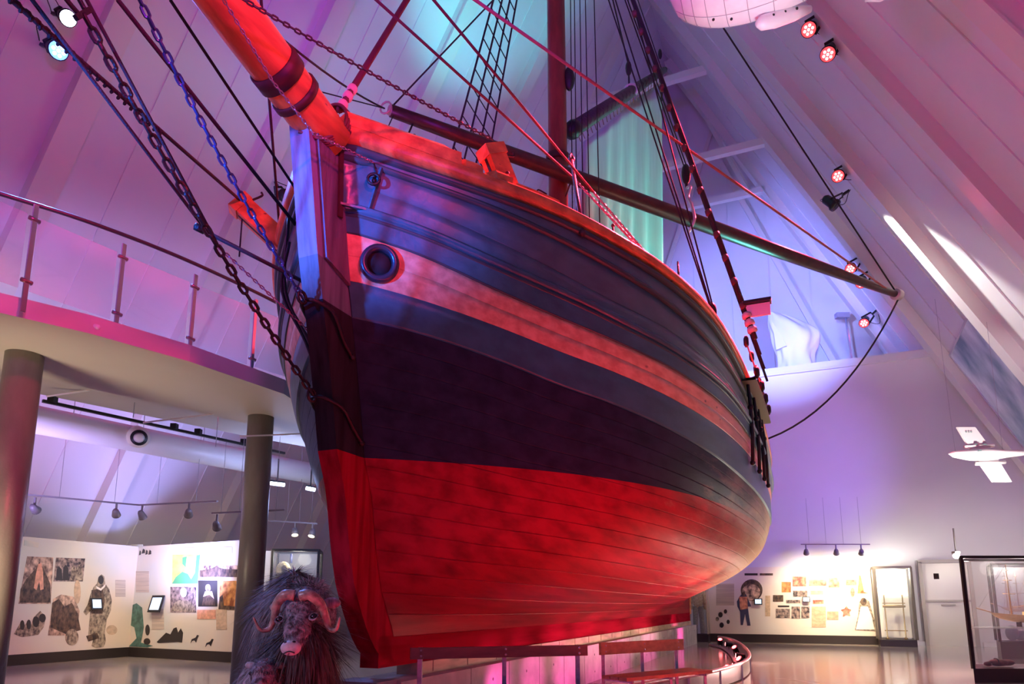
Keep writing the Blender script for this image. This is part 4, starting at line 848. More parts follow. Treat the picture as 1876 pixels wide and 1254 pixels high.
# near right case with the big model
pB = pZ(1786, 1252, 0)
cb_, cB = case('large dark-framed glass case at the right edge holding a wooden ship model', pB, (1, .02, 0), (.56, .83, 0), 2.1, 1.0, 2.0, .22, inner=12, shelf=.85)
m = MB(); m.obox(pB*[1, 1, 0]+np.array([.12, .9, 1.72]), (1, 0, 0), (0, 1, 0), K, .035, .02, .05); m.build('lock_box', black, cb_)
def shipmodel(c, L, label, wd=.12, h=.13, deckhouse=True):
    t = thing('ship_model', label, 'ship model', c); woodm = mat('model_hull', (.72, .52, .30), .4, var=.2, scale=(20, 20, 60)); m = MB(); G = []
    for i in range(22):
        q = i/21; f = (1-abs(2*q-1.0)**2.6); x = -L/2+L*q; r_ = []
        for j in range(11):
            a = PI*j/10; y = wd*math.cos(a)*max(.02, f); z = -h*math.sin(a)**.8*(f**.5)+.05*(2*q-1)**2
            r_.append(c+np.array([x, y, z+h]))
        G.append(r_)
    m.grid(G); m.build('hull', woodm, t)
    m = MB(); m.grid([[g_[0], (g_[0]+g_[-1])/2, g_[-1]] for g_ in G]); m.build('deck', mat('model_deck', (.80, .66, .42), .5), t)
    m = MB(); m.tube([c+np.array([-L/2+.02, 0, h+.05]), c+np.array([-L/2-.22, 0, h+.12])], .010, 8); m.build('bowsprit', woodm, t)
    mm_ = mat('model_mast', (.55, .38, .24), .4); rg = mat('model_rigging', (.35, .28, .24), .6)
    for k, (x, hh) in enumerate(((-.27, .85), (.05, .95), (.33, .75))):
        m = MB(); p = c+np.array([x*L, 0, h]); m.tube([p, p+K*hh], [.014, .006], 8); m.build('mast', mm_, t)
        m = MB()
        for z, w2 in ((.35, .17), (.58, .13), (.75, .08)):
            if z < hh: m.tube([p+K*z+np.array([-.02, -w2, 0]), p+K*z+np.array([.02, w2, .01])], .007, 6)
        m.tube([p+K*.12, p+K*.16+np.array([.22, 0, 0])], .007, 6); m.build('spar', mm_, t)
        m = MB()
        for sg in (-1, 1):
            for e in (-.05, 0, .05): m.tube([p+K*hh*.8, p+np.array([e, sg*wd*.9, .02])], .0022, 3)
        m.tube([p+K*hh, c+np.array([(x-.3)*L if k else -L/2-.2, 0, h+.1])], .0025, 3); m.build('rigging', rg, t)
    if deckhouse: m = MB(); m.box(c+np.array([.18*L, 0, h+.04]), (.09, .05, .04)); m.box(c+np.array([-.1*L, 0, h+.03]), (.05, .04, .03)); m.build('deckhouse', mat('model_house', (.75, .55, .25), .4), t)
    m = MB()
    for x in (-.2, .2): m.bar(c+np.array([x*L, 0, -.06]), c+np.array([x*L, 0, .03]), .02, .1)
    m.build('cradle', black, t)
    return t
shipmodel(cB+np.array([.12, 0, .92]), 1.55, 'wooden three-masted ship model with bare yards on the glass shelf')
bg = thing('sealskin_bundle', 'dark red-brown bundle lying on the floor of the large right case', 'bundle', cB+np.array([-.75, -.1, .26]))
m = MB(); c = cB+np.array([-.72, -.15, .29]); m.sphere(c, (.16, .09, .06), 14, 9); m.sphere(c+np.array([.17, .02, 0]), (.1, .08, .05), 12, 8); m.sphere(c+np.array([-.17, 0, -.02]), (.07, .05, .04), 10, 7)
m.build('bundle', mat('bundle_brown', (.16, .05, .04), .6, var=.6, scale=(20, 20, 20), bump=.5), bg)
m = MB(); m.tube(cr([c+np.array([-.05, -.09, 0]), c+np.array([-.04, -.05, .06]), c+np.array([-.03, .05, .06])], 4), .01, 5); m.build('strap', black, bg)
pC = pZ(1836, 1208, 0); cc_, cC = case('smaller dark-framed case seen through the large right case', pC, (1, 0, 0), (.5, .86, 0), 1.1, .9, 2.15, .38, inner=14)
shipmodel(cC+np.array([0, 0, 1.05]), .8, 'small ship model inside the case behind the large one', .07, .08)
m = MB(); m.box(cC+K*.96, (.35, .12, .015)); m.bar(cC+K*.36, cC+K*.96, .05, .05); m.build('model_stand', cream, cc_)
bl = thing('blue_relic', 'blue cloth bundle on the floor of the smaller rear case', 'bundle', cC+K*.4); m = MB(); m.sphere(cC+np.array([-.2, 0, .56]), (.14, .12, .18), 12, 8); m.sphere(cC+np.array([.02, 0, .50]), (.16, .12, .12), 12, 8); m.build('cloth', mat('blue_cloth', (.10, .17, .24), .8, var=.6, scale=(15, 15, 15), bump=.5), bl)
# case behind the muskox with a fur hooded costume
pD = pZ(487, 1190, 0)+np.array([-.0, 0, 0]); q = pY(489, 1008, pD[1]); hD = q[2]
pD = pY(500, 1008, 14.); hD = pD[2]
cd_, cD = case('dark-framed glass case behind the muskox with a cream fur hood inside', pD*[1, 1, 0], (1, .12, 0), (-.2, 1, 0), .92, .8, hD, .3, inner=14)
m = MB(); m.obox(pD*[1, 1, 0]+np.array([-.22, .02, hD/2+.1]), (1, .1, 0), (0, 1, 0), K, .2, .03, hD/2-.12); m.build('side_panel', cream, cd_)
furm = mat('cream_fur', (.70, .60, .36), .9, var=.5, scale=(18, 18, 18), bump=1., col2=(.45, .36, .18))
fc = thing('fur_costume', 'cream hooded fur costume hanging in the case behind the muskox', 'costume', cD+K*.3)
h0 = pY(519, 1045, cD[1]); m = MB(); m.sphere(h0, (.15, .14, .18), 16, 11); m.sphere(h0-K*.42, (.27, .18, .34), 16, 11); m.sphere(h0-K*.85, (.27, .18, .4), 16, 11); m.build('parka', furm, fc)
m = MB(); m.sphere(h0+np.array([.05, -.10, -.0]), (.065, .06, .10), 12, 9); m.build('hood_opening', mat('hood_dark', (.12, .09, .04), .9), fc)
m = MB(); m.tube([h0+np.array([.12, .1, .15]), h0+np.array([.12, .1, .35])], .03, 8); m.bar(h0-K*1.2, cD+K*.3, .04, .04); m.build('hanger_pole', mat('blue_pole', (.06, .07, .16), .4), fc)
# costume case at the left end of the long wall
pE = pS(1262, 1168, 18.2); ce_, cE = case('narrow glass case with a standing fur suit just right of the ship stern', pE*[1, 1, 0], N, U, .62, .45, 2.6, .26, fm=mat('case_frame_brass', (.5, .4, .28), .4, .3), inner=14, r_=.02)
fs = thing('fur_suit', 'standing fur suit of pale jacket and grey trousers in the narrow case', 'costume', cE+K*.26)
m = MB(); m.sphere(cE+K*1.45, (.20, .15, .38), 14, 10); m.sphere(cE+K*1.92, (.10, .10, .13), 12, 9)
for sg in (-1, 1): m.tube([cE+N*sg*.17+K*1.7, cE+N*sg*.24+K*1.35, cE+N*sg*.22+K*1.05], [.08, .07, .06], 8)
m.build('jacket', furm, fs); m = MB()
for sg in (-1, 1): m.tube([cE+N*sg*.08+K*1.15, cE+N*sg*.10+K*.7, cE+N*sg*.11+K*.27], [.10, .08, .07], 8)
m.build('trousers', mat('grey_fur', (.25, .25, .20), .9, var=.4, scale=(20, 20, 20), bump=1.), fs)

# ---- track lights over the exhibition walls
def track(pts, lamps, label, target, e=120, lit=(), wires=True, lampgroup='track lamps', lamplabel=None, col=(1, .80, .54)):
    t = thing('lighting_track', label, 'track', (pts[0]+pts[-1])/2, 'lighting tracks')
    m = MB()
    for a, b_ in zip(pts, pts[1:]): m.bar(a, b_, .035, .03)
    m.build('rail', mat('track_grey', (.25, .22, .25), .4), t)
    for i in range(4):
        f = (i+.5)/4*(len(pts)-1); k = int(f); p = pts[k]+(pts[k+1]-pts[k])*(f-k); m = MB(); m.tube([p, p+K*1.4], .005, 4); m.build('wire', steel, t)
    for i, p in enumerate(lamps):
        tg = target(p); a = dirto(p-K*.2, tg); h = thing('track_lamp', lamplabel[i], 'spotlight', p, lampgroup); q = p-K*.2
        m = MB(); m.bar(p, q, .03, .03); m.build('arm', mat('lamp_grey', (.2, .18, .2), .4), h)
        m = MB(); m.lathe(q, a, [(.04, -.09), (.06, -.05), (.085, .09)], 14); m.build('head', mat('lamp_grey', (.2, .18, .2), .4), h)
        m = MB(); m.lathe(q+a*.085, a, [(.07, 0), (.07, .01)], 14); m.build('bulb', mat('warm_bulb', (1, .9, .75), .3, emit=(1, .85, .6), estr=6 if i in lit else 2), h)
        if e: light('SPOT', q+a*.12, e, col, tg, .06, 100, .9, h)
yT = 13.6
L1 = [pY(52, 907, 12.2), pY(255, 926, 14.2), pY(398, 919, 12.6)]
track(L1, [pY(65, 912, 12.3), pY(214, 922, 13.8), pY(261, 926, 14.1), pY(347, 921, 13.1)], 'bent grey lighting track hung on wires above the left printed walls', lambda p: (corner if p[0] < -8 else (corner+rB)/2)+K*1.2, 125, lamplabel=['leftmost lamp on the bent track, beside the left column', 'second lamp on the bent track, just left of its bend', 'lamp at the bend of the bent track', 'right lamp on the bent track, nearest the second column'])
L2 = [pY(388, 941, 12.4), pY(522, 935, 12.4)]
track(L2, [pY(398, 943, 12.4)], 'short grey lighting track crossing behind the second column', lambda p: rB+K*1.2, 55, lit=(0,), lamplabel=['bright lamp hanging left of the second column'])
L3 = [pY(493, 955, 15), pY(582, 960, 15)]
track(L3, [pY(541, 958, 15), pY(573, 960, 15)], 'thin lighting track between the second column and the ship stem', lambda p: cD+K*1.5, 60, lamplabel=['lamp above the muskox, left of two', 'lamp above the muskox, right of two beside the ship stem'])
R1_ = [pS(1467, 998, 17.0), pS(1594, 998, 17.0)]
track(R1_, [pS(1476, 999, 17.0), pS(1531, 999, 17.0), pS(1577, 999, 17.0)], 'lighting track above the long bright printed wall', lambda p: p+U*1.9-K*1.6, 340, lamplabel=['left lamp on the track above the long printed wall', 'middle lamp on the track above the long printed wall', 'right lamp on the track above the long printed wall'])
tb = thing('tube_light', 'bluish fluorescent tube light right of the second column', 'tube light', pY(508, 888, 13.), 'tube lights')
for k, (x0, x1, y0) in enumerate(((495, 521, 887), (561, 577, 896))):
    if k: tb = thing('tube_light', 'bluish fluorescent tube light beside the ship stem', 'tube light', pY(568, 896, 13.), 'tube lights')
    a, b_ = pY(x0, y0-1, 13), pY(x1, y0+2, 13); m = MB(); m.tube([a, b_], .035, 10); m.build('tube', mat('tube_glow', (.8, .85, 1), .3, emit=(.7, .8, 1), estr=9), tb); m = MB(); m.bar(a+K*.05, b_+K*.05, .05, .03); m.bar((a+b_)/2+K*.05, (a+b_)/2+K*.5, .02, .02); m.build('housing', black, tb)
    light('POINT', (a+b_)/2-K*.1, 60, (.4, .5, 1), size=.2, parent=tb)

# ================================================================== FLOOR LEVEL THINGS ROUND THE SHIP
wood_b = mat('bench_dark_wood', (.16, .08, .05), .3, var=.3, scale=(2, 20, 20)); wood_o = mat('bench_oak', (.42, .28, .12), .35, var=.3, scale=(2, 20, 20))
zinc = mat('zinc_post', (.38, .40, .45), .35, .8, var=.3, scale=(20, 20, 20))
def bench(label, a, b_, zt, zs, wm, posts, ph, dep=.42, zb=0.):
    """a, b_: ends of the back board (top edge) on plan; seat towards the viewer side given by dep"""
    d = nrm((b_-a)*[1, 1, 0]); o_ = nrm(np.cross(d, K)); o_ = o_ if np.dot(o_, O-a) > 0 else -o_
    a = a*[1, 1, 0]; b_ = b_*[1, 1, 0]; L = np.linalg.norm(b_-a); t = thing('bench', label, 'bench', (a+b_)/2, 'benches by the ship plinth')
    m = MB(); m.obox((a+b_)/2+K*(zt-ph/2), d, o_, K, L/2, .018, ph/2); bd = m.build('back_board', wm, t)
    for f in posts:
        m = MB()
        for z in (.25, .75): m.lathe((a+(b_-a)*f)+o_*.018+K*(zt-ph*z), o_, [(.010, 0), (.010, .004)], 8)
        m.build('bolt', steel, bd)
    for k in range(3): m = MB(); m.obox((a+b_)/2+o_*(.1+k*.13)+K*zs, d, o_, K, L/2+.02, .06, .018); m.build('seat_slat', wm, t)
    for f in posts:
        p = a+(b_-a)*f; m = MB(); m.bar(p-o_*.03+K*zb, p-o_*.03+K*(zt-.0), .035, .045); m.bar(p+K*(zs-.03), p+o_*.42+K*(zs-.03), .03, .03); m.bar(p+o_*.40+K*zb, p+o_*.40+K*zs, .03, .03); m.build('leg', zinc, t)
e1a, e1b = pY(752, 1187, 5.55), pY(1075, 1183, 5.95)
bench('dark brown wooden bench in front of the concrete plinth', e1a, e1b, (e1a[2]+e1b[2])/2, .55, wood_b, (.055, .52, .95), .088)
e2a, e2b = pY(1099, 1180, 8.0), pY(1250, 1170, 8.9)
bench('lighter oak bench right of the dark bench by the plinth', e2a, e2b, (e2a[2]+e2b[2])/2, .43, wood_o, (.05, .5, .93), .135)

# curved low light trough round the ship
rp = [pZ(x, y, .27) for x, y in ((1316, 1167), (1338, 1171), (1357, 1180), (1370, 1193), (1373, 1204), (1362, 1214), (1335, 1223), (1290, 1234), (1240, 1243), (1180, 1254), (1120, 1266), (1040, 1284), (940, 1310))]
rc = cr(rp, 5); kt = thing('light_trough', 'low curved metal trough with pink tube edge round the ship', 'light trough', rc[10]*[1, 1, 0])
m = MB(); m.tube(rc, .028, 10); m.build('top_tube', mat('rose_tube', (.75, .45, .45), .3, .2), kt)
def shift(P, i, o_):
    d = nrm((P[min(i+1, len(P)-1)]-P[max(i-1, 0)])*[1, 1, 0]); nn = np.cross(d, K); nn = nn if np.dot(nn, W(8, 0, 0)-P[i]) > 0 else -nn
    return P[i]+nn*o_
inn = [shift(rc, i, .30) for i in range(len(rc))]
m = MB(); m.grid([[p*[1, 1, 0]+K*.25 for p in rc], [p*[1, 1, 0]+K*.02 for p in rc], [p*[1, 1, 0]+K*.02 for p in inn], [p*[1, 1, 0]+K*.07 for p in inn]], smooth=False); o = m.build('channel', mat('trough_metal', (.35, .30, .32), .3, .6), kt, flipfix=False); so = o.modifiers.new('t', 'SOLIDIFY'); so.thickness = .012
m = MB()
for i in range(2, len(rc)-1, 6): m.bar(rc[i]*[1, 1, 0]+K*0, rc[i]*[1, 1, 0]+K*.27, .03, .03)
m.build('bracket', steel, kt)
k_ = 0
for i in range(3, len(rc)-4, 4):
    p = shift(rc, i, .16)*[1, 1, 0]+K*.16; k_ += 1; tg = W(min(15, max(3, np.dot(p-A, U)-1)), 1.2, 1.6) if k_ % 2 else W(min(15, max(2, np.dot(p-A, U))), .3, .3)
    par_can('small red-lit floodlight lying in the curved light trough', p, dirto(p, tg), RED, name='trough_floodlight', size=.07, energy=(6 if np.dot(p-A, U) < 4 else 55) if k_ % 2 else (70 if np.dot(p-A, U) < 4 else 150), target=tg, cone=110 if k_ % 2 else 58, blend=.8, group='floodlights in the trough', lens=5, mount=-K, cable=False, wcol=(1, .06, .08) if k_ % 2 else (1, .08, .45))
    bpy.data.objects  # each fitting is its own thing

# ================================================================== MODELS HANGING IN THE AIR, PAINTING, TERRACE FIGURE
aw = mat('airship_white', (.86, .88, .92), .4, var=.06, scale=(6, 6, 6))
n0 = pY(1220, -14, 9.0); n1 = pY(1760, -195, 7.4); ad = nrm(n1-n0); AL = np.linalg.norm(n1-n0)
ar = thing('airship_model', 'large white airship model with panel seams hanging at the top of the photo', 'airship model', (n0+n1)/2)
m = MB(); prof = []
for q in np.linspace(0, 1, 26): prof.append((max(.01, .72*math.sin(PI*q**.62)**.75), AL*q))
m.lathe(n0, ad, prof, 36); ev = m.build('envelope', aw, ar)
m = MB(); x_ = nrm(np.cross(ad, K)); y_ = np.cross(x_, ad)
for q in (.07, .11, .16, .23, .31, .40, .50):
    r_ = .72*math.sin(PI*q**.62)**.75+.002; m.tube([n0+ad*AL*q+r_*(math.cos(a)*x_+math.sin(a)*y_) for a in np.linspace(0, 2*PI, 41)[:-1]], .006, 4, closed=True)
for a in (-.5, -.9, -1.6, -2.2): m.tube([n0+ad*AL*q+(.72*math.sin(PI*q**.62)**.75+.002)*(math.cos(a)*x_+math.sin(a)*y_) for q in np.linspace(.04, .7, 26)], .005, 4)
m.build('seams', mat('seam_grey', (.35, .38, .45), .6), ev)
m = MB(); g0 = pY(1395, 42, 8.7); g1 = pY(1480, 18, 8.75); gd = nrm(g1-g0); gl = np.linalg.norm(g1-g0); G = []
m.tube([g0-gd*.08, g0, g0+gd*gl*.3, g0+gd*gl*.7, g0+gd*gl*1.05], [.04, .10, .12, .10, .05], 16); gon = m.build('gondola', aw, ar)
m = MB()
for q in (.2, .45, .7): m.sphere(g0+gd*gl*q+np.array([-.0, -.10, -.01]), .022, 8, 6)
for x, y in ((1307, 36), (1340, 35)): m.sphere(pY(x, y, 8.38), .02, 8, 6)
m.build('porthole', black, gon)
m = MB(); f0 = pY(1585, 0, 8.9); m.tube([f0, f0+ad*.2-K*.02, f0+ad*.45], [.03, .07, .03], 10); m.build('engine_pod', aw, ar)
m = MB(); m.tube([n0+ad*1+K*.5, n0+ad*1+K*5], .006, 4); m.tube([n0+ad*3+K*.5, n0+ad*3+K*4], .006, 4); m.build('wire', steel, ar)
# seaplane
sp = pY(1803, 832, 10.5); sw = mat('seaplane_white', (.90, .90, .88), .4); se_ = thing('seaplane_model', 'white flying boat model hanging at the right, seen from below', 'seaplane model', sp)
X_ = np.array([1, 0, 0.]); wv = nrm(np.array([.24, -.35, -1.])); 
m = MB(); m.tube([sp-X_*.56, sp-X_*.48-K*.01, sp-X_*.25-K*.02, sp-K*.02, sp+X_*.35, sp+X_*.9+K*.03], [.008, .05, .085, .11, .06, .025], 16); m.build('fuselage', sw, se_)
for sg in (-1, 1):
    a = sp+wv*sg*-.01; b_ = sp+wv*sg*.52; m = MB(); c0, c1 = .17, .145
    m.prism([a-X_*c0, a+X_*c0, b_+X_*c1, b_-X_*c1], np.array([0, .04, 0.])); wg = m.build('wing', sw, se_)
    if sg < 0:
        m = MB()
        for dx, dz in ((-.06, .0), (-.02, 0), (.02, 0), (-.03, .06), (.0, .06)): m.box(sp-wv*.42+X_*dx-K*dz+np.array([0, -.006, 0]), (.011, .004, .012))
        m.build('wing_marking', mat('marking_grey', (.25, .3, .3), .6), wg)
m = MB()
for sg in (-1, 1): m.tube([sp+wv*.03+X_*-.22*1+wv*sg*.16-X_*.02, sp+wv*sg*.16+X_*.24], .028, 10)
m.build('engine_nacelle', sw, se_)
m = MB(); m.sphere(sp-X_*.12+K*-.05+np.array([0, -.03, 0]), (.15, .06, .07), 12, 8); m.build('sponson', sw, se_)
m = MB()
for dx in (-.08, .06): m.bar(sp+X_*dx-wv*.17+np.array([0, -.03, 0]), sp+X_*(dx+.05)-wv*.17+np.array([0, -.03, 0]), .02, .02)
m.box(sp-X_*.13-K*.0+np.array([0, -.095, .03]), (.025, .01, .012)); m.build('window', mat('window_grey', (.15, .2, .2), .3), se_)
m = MB(); m.prism([sp+X_*.70, sp+X_*.86, sp+X_*.9+K*.17, sp+X_*.78+K*.17], np.array([0, .012, 0])); m.build('tail_fin', sw, se_)
m = MB(); m.tube([sp-X_*.45, sp-X_*.5+K*2.6], .003, 3); m.tube([sp+X_*.3, sp+X_*.3+K*2.2], .003, 3); m.build('wire', steel, se_)
light('SPOT', pY(1860, 1010, 8.6), 900, (1, .93, .9), sp, .1, 30, .5, None, 'added_model_light')  # unseen spot added to whiten the seaplane
light('SPOT', pY(1420, 330, 8.), 330, (.75, .8, 1), (n0+n1)/2, .1, 60, .5, None, 'added_model_light')  # unseen spot added to brighten the airship
bpy.context.view_layer.update()
# painting on the right slope
pt = thing('ice_painting', 'large blue-grey painting of drifting ice and cloud on right slope', 'painting', W(16, tr(6), 6))
def RW(s, z, off): return W(s, tr(z), z)+nr*off
m = MB(); m.prism([RW(14.55, 8.55, .05), RW(17.3, 8.45, .05), RW(17.3, 2.6, .05), RW(14.55, 2.6, .05)], nr*.04)
pm = mat('ice_painting_surface', (.80, .92, .95), .5, var=1, scale=(.55, .9, .5), col2=(.14, .28, .38), detail=7)
m.build('canvas', pm, pt); m = MB()
for a, b_ in (((14.55, 8.55), (17.3, 8.45)), ((17.3, 8.45), (17.3, 2.6)), ((17.3, 2.6), (14.55, 2.6)), ((14.55, 2.6), (14.55, 8.55))): m.bar(RW(*a, .09), RW(*b_, .09), .06, .05, up=nr)
m.build('frame', mat('painting_frame', (.55, .55, .6), .4), pt)
# draped figure on the terrace
dr = thing('draped_figure', 'tall hooded form draped in white cloth on the terrace', 'draped figure', pS(1460, 668, 20.0))
cl = mat('white_drape', (.86, .86, .88), .7)
bs = pS(1455, 667, 19.9); bs[2] = 9.14; G = []
prof = [(0, .62, .10), (.25, .55, .1), (.6, .50, .05), (.9, .66, .12), (1.2, .72, .12), (1.45, .62, -.05), (1.7, .46, -.25), (1.9, .28, -.42), (2.05, .1, -.55)]
for h, r_, ox in [(a*1.22, b_*1.1, c_*1.1) for a, b_, c_ in prof]:
    r0 = []
    for j in range(40):
        a = 2*PI*j/40; rr = r_*(1+.09*math.sin(a*6+h*2)+.06*math.sin(a*11-h*5)); r0.append(bs+N*(ox+rr*math.cos(a))+U*rr*.65*math.sin(a)+K*h)
    G.append(r0)
m = MB(); m.grid(G, wrap=True); m.add(G[-1], [tuple(range(40))]); o = m.build('cloth', cl, dr); o.modifiers.new('s', 'SUBSURF').levels = 1
m = MB(); e0_ = pS(1408, 563, 19.9); e1_ = pS(1432, 630, 19.9)
m.prism([bs+N*-.62+K*2.05-U*.3, bs+N*-.2+K*1.0-U*.5, bs+N*-.55+K*.95-U*.35], U*.15); m.build('hood_flap', cl, dr)
ps = thing('lamp_pole', 'grey pole with small lamp standing right of the draped figure', 'lamp pole', pS(1560, 660, 19.8)); b0 = pS(1562, 662, 19.8); b0[2] = 9.14
m = MB(); m.tube([b0, b0+K*1.85-N*.1], .03, 8); m.lathe(b0, K, [(.16, 0), (.16, .03)], 14); m.build('pole', mat('pole_grey', (.3, .3, .4), .5), ps); m = MB(); m.box(b0+K*1.95-N*.2, (.22, .1, .09)); m.build('lamp_head', mat('pole_grey', (.3, .3, .4), .5), ps)

# ================================================================== MUSKOX AND CALF
coat = mat('muskox_coat', (.33, .28, .25), .75, var=.7, scale=(14, 14, 3), bump=1., bscale=(40, 40, 8), col2=(.09, .07, .065))
coatg = mat('muskox_hair_grey', (.46, .42, .42), .8, var=.6, scale=(25, 25, 4), col2=(.10, .075, .06))
hornm = mat('horn', (.42, .32, .24), .35, var=.5, scale=(20, 20, 20), col2=(.15, .09, .07)); facem = mat('muskox_face', (.36, .33, .35), .9, var=.6, scale=(30, 30, 30), bump=1., bscale=(60, 60, 60), col2=(.06, .045, .05))
pale = mat('muzzle_pale', (.62, .58, .54), .7, var=.3, scale=(30, 30, 30))
def ells(L, name, mt, root, vox=.03, sub=1):
    m = MB()
    for c, r_, *R in L: m.sphere(c, r_, 20, 14, R=R[0] if R else None)
    o = m.build(name, mt, root, flipfix=True); md = o.modifiers.new('remesh', 'REMESH'); md.mode = 'VOXEL'; md.voxel_size = vox; md.use_smooth_shade = True
    sm = o.modifiers.new('smooth', 'SMOOTH'); sm.iterations = 6; sm.factor = .5
    return o
def strands(L, n, ln_, wd, name, mt, root, seed=1, zmin=.05, comb=(0, 0, -1), outw=.5):
    rnd = random.Random(seed); m = MB(); vol = [r_[0]*r_[2] for c, r_, *_ in L]; tot = sum(vol)
    for (c, r_, *R), v in zip(L, vol):
        c = np.array(c, float); r_ = np.array(r_ if hasattr(r_, '__len__') else (r_,)*3, float); Rm = R[0] if R else np.eye(3)
        for _ in range(int(n*v/tot)):
            th_ = math.acos(rnd.uniform(-1, 1)); ph = rnd.uniform(0, 2*PI); q = np.array([math.sin(th_)*math.cos(ph), math.sin(th_)*math.sin(ph), math.cos(th_)])
            p = c+Rm@(q*r_*.99)
            if any(np.sum(((np.array(R2[0]).T if R2 else np.eye(3))@(p-np.array(c2))/np.array(r2))**2) < .93 for c2, r2, *R2 in L if np.any(np.array(c2) != c)): continue
            nn = nrm(Rm@(q/r_)); l = ln_*rnd.uniform(.6, 1.2); cb3 = np.array(comb, float); cb3 = cb3-nn*np.dot(cb3, nn); cb3 = nrm(cb3+1e-4*np.array([1, 1, 0])); d = nrm(nn*outw+cb3*.8+np.array([rnd.uniform(-.25, .25) for _ in range(3)])); s_ = nrm(np.cross(d, nn)+1e-6)*wd*rnd.uniform(.6, 1.3)
            P = [p]; dd2 = d
            for k in range(3): dd2 = nrm(dd2*.8+(np.array([0, 0, -1.])*.3 if nn[2] < .45 else cb3*.1)); nx = P[-1]+dd2*l/3; nx[2] = max(nx[2], zmin); P.append(nx)
            V = []; 
            for k, pp_ in enumerate(P[:-1]): f = 1-k/3.4; V += [pp_-s_*f, pp_+s_*f]
            V.append(P[-1]); m.add(V, [(0, 1, 3, 2), (2, 3, 5, 4), (4, 5, 6)], smooth=True)
    return m.build(name, mt, root, flipfix=False)
def Rz(a): return np.array([[math.cos(a), -math.sin(a), 0], [math.sin(a), math.cos(a), 0], [0, 0, 1]])
mo = thing('muskox', 'large shaggy dark muskox with curved horns standing beside the ship stem', 'muskox', (-1.8, 5.2, 0))
hf = nrm(np.array([.44, -.9, 0])); side = nrm(np.cross(K, hf)); ang = math.atan2(hf[1], hf[0]); RB = Rz(ang)
def MP(f, l, z): return np.array([-1.68, 5.22, 0])+hf*f+side*l+K*z     # forward, its left, up
body = [(MP(.26, 0, 1.02), (.42, .25, .42), RB), (MP(.20, 0, 1.24), (.30, .19, .25), RB), (MP(-.32, 0, .98), (.42, .25, .40), RB), (MP(.46, .0, .86), (.22, .21, .36), RB)]
legs = []
for f, l in ((.36, .17), (.30, -.17), (-.70, .16), (-.66, -.17)): legs += [(MP(f, l, .55), (.13, .12, .28)), (MP(f, l, .25), (.08, .08, .27)), (MP(f+.02, l, .06), (.09, .08, .06))]
ells(body+legs, 'body', coat, mo, .035)
hc = pY(553, 1122, 4.36); mz = pY(538, 1180, 4.18); hd = nrm(mz-hc); print('head', hc, mz)
hside = nrm(np.cross(hd, np.array([0, -1, 0.]))); hside = hside if hside[0] > 0 else -hside; hup = np.cross(hside, hd); hup = hup if hup[1] < 0 else -hup
Rh = np.stack([hside, hd, np.cross(hside, hd)], 1)
head = [(hc+np.array([0, .02, .03]), (.115, .15, .12), Rh), (hc*.45+mz*.55, (.085, .13, .085), Rh), (mz+np.array([0, .03, .01]), (.062, .08, .06), Rh), (hc+np.array([.0, .24, -.02]), (.15, .22, .17))]
ho = ells(head, 'head', facem, mo, .018)
m = MB(); m.sphere(mz+hd*.03+np.array([0, -.035, .0]), (.062, .04, .045), 14, 10); m.build('muzzle', pale, ho)
for sg in (-1, 1): m = MB(); m.sphere(mz+hside*sg*.024+np.array([0, -.073, .012]), (.011, .008, .008), 8, 6); m.build('nostril', black, ho)
m = MB(); q = mz+hd*.055+np.array([0, -.055, 0]); m.tube(cr([q-hside*.035-K*.012, q+K*.0, q+hside*.035-K*.012], 4), .004, 6); m.build('mouth', black, ho)
for sg in (-1, 1):
    e = hc+hside*sg*.105+hd*.05+np.array([0, -.07, 0]); m = MB(); m.sphere(e, .021, 10, 8); ey = m.build('eye', mat('eye_black', (.01, .008, .008), .08), ho); m = MB(); m.tube([e+.026*(math.cos(a)*hside+math.sin(a)*hd)+np.array([0, -.008, 0]) for a in np.linspace(0, 2*PI, 12)[:-1]], .006, 5, closed=True); m.build('eyelid', facem, ey)
    m = MB(); b0 = hc-hd*.10+hside*sg*.04+np.array([0, -.09, .02])
    hz = np.array([1., 0, 0])*sg; Y_ = np.array([0, 1., 0])
    pts = [hc+hz*.02-Y_*.10+K*.10, hc+hz*.075-Y_*.11+K*.105, hc+hz*.135-Y_*.07+K*.05, hc+hz*.160-Y_*.03-K*.03, hc+hz*.185-Y_*.03-K*.10, hc+hz*.235-Y_*.06-K*.105, hc+hz*.265-Y_*.10-K*.03]
    pc = cr(pts, 5); m.tube(pc, list(np.linspace(.036, .032, 8))+list(np.linspace(.031, .006, len(pc)-8)), 14); m.build('horn', hornm, ho)
    m = MB(); ea = hc+hside*sg*.17-hd*.06+np.array([0, .03, .0]); m.sphere(ea, (.06, .025, .035), 10, 8); m.build('ear', coatg, ho)
strands(body, 15000, .24, .0055, 'shaggy_coat', coat, mo, 3, .30, (0, 0, -1), .22)
strands([body[0], body[1], body[2]], 6000, .09, .004, 'back_hair', coatg, mo, 4, .5, (0, .1, -.6), .9)
strands(head[:3]+[head[3]], 2600, .045, .0025, 'face_hair', facem, mo, 5, .5, (0, -.2, -.9), .8)
strands([(hc+hd*.10+np.array([.01, .14, -.12]), (.13, .13, .15)), (MP(.56, .0, .80), (.2, .22, .3), RB)], 3600, .34, .005, 'beard', mat('beard_hair', (.12, .085, .065), .8, var=.6, scale=(25, 25, 3), col2=(.03, .02, .02)), mo, 6, .25, (0, 0, -1), .35)
strands([(hc-hd*.13+np.array([.0, .02, .03]), (.12, .10, .06))], 500, .08, .004, 'forelock', coatg, mo, 8, .5, (0, -.6, -.6), .7)
for o in bpy.data.objects:
    if o.name.split('.')[0] in ('shaggy_coat', 'back_hair', 'face_hair', 'beard', 'forelock'): o['kind'] = 'stuff'
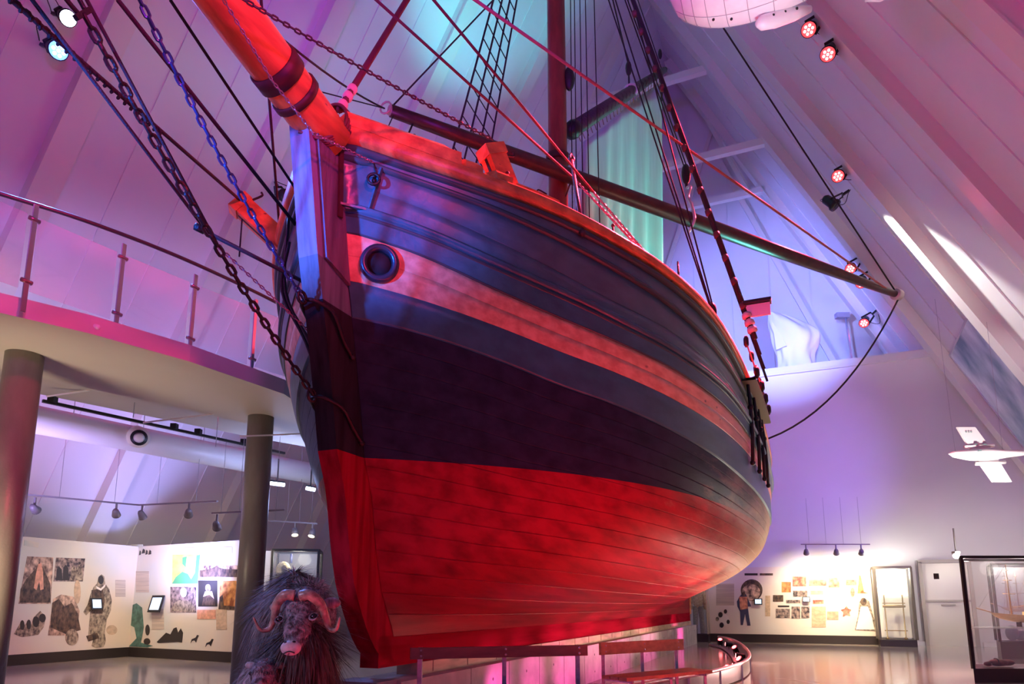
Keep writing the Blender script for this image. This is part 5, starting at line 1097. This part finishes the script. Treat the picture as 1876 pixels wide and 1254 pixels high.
ca_ = thing('muskox_calf', 'small woolly muskox calf at the bottom, in front of the large muskox', 'muskox calf', (-1.8, 4.3, 0))
hcx = pY(482, 1236, 4.25); cbod = [(hcx+np.array([-.12, .42, -.10]), (.17, .30, .17)), (hcx+np.array([-.02, .12, -.03]), (.10, .14, .12))]
clg = []
for dx, dy in ((-.2, .22), (-.05, .22), (-.2, .62), (-.05, .62)): clg += [(hcx*[1, 1, 0]+np.array([dx, dy, hcx[2]/2-.08]), (.05, .05, hcx[2]/2-.05)), (hcx*[1, 1, 0]+np.array([dx, dy, .04]), (.05, .055, .04))]
chd = [(hcx, (.075, .09, .085)), (hcx+np.array([.01, -.08, -.05]), (.05, .06, .05))]
ells(cbod+clg, 'body', coatg, ca_, .022); co = ells(chd, 'head', facem, ca_, .012)
strands(cbod, 2600, .06, .003, 'woolly_coat', coatg, ca_, 11, .1, (0, 0, -.6), 1.); strands(chd[:1], 500, .03, .0022, 'head_wool', coatg, ca_, 12, .1, (0, 0, -.4), 1.)
for sg in (-1, 1):
    m = MB(); m.sphere(hcx+np.array([sg*.09, .03, .05]), (.035, .012, .022), 8, 6); m.build('ear', coatg, co); m = MB(); m.sphere(hcx+np.array([sg*.05, -.065, .01]), .012, 8, 6); m.build('eye', mat('eye_black', (.01, .008, .008), .08), co)
m = MB(); m.sphere(hcx+np.array([.01, -.135, -.06]), (.03, .012, .02), 8, 6); m.build('muzzle', pale, co)
for o in bpy.data.objects:
    if o.name.split('.')[0] in ('woolly_coat', 'head_wool'): o['kind'] = 'stuff'

# bright wall lamp above the door side of the large case
wl_ = thing('wall_lamp', 'small glaring white lamp above the top left corner of the large right case', 'wall lamp', pY(1752, 1019, 12.4)); q = pY(1752, 1019, 12.4)
m = MB(); m.sphere(q, (.06, .05, .05), 12, 8); m.build('bulb', mat('lamp_glare', (1, 1, 1), .3, emit=(1, .97, .92), estr=12), wl_); m = MB(); m.bar(q+K*.05, q+K*.5, .02, .02); m.box(q+K*.06, (.05, .05, .02)); m.build('bracket', steel, wl_)
light('POINT', q-np.array([0, .15, .1]), 120, (1, .9, .78), size=.1, parent=wl_)
light('SPOT', W(14.5, 8.2, 2.5), 260, (1, .88, .74), W(19, 8.2, 1.0), .15, 110, .9, None, 'added_flood')  # unseen warm spot added to brighten the wall by the door
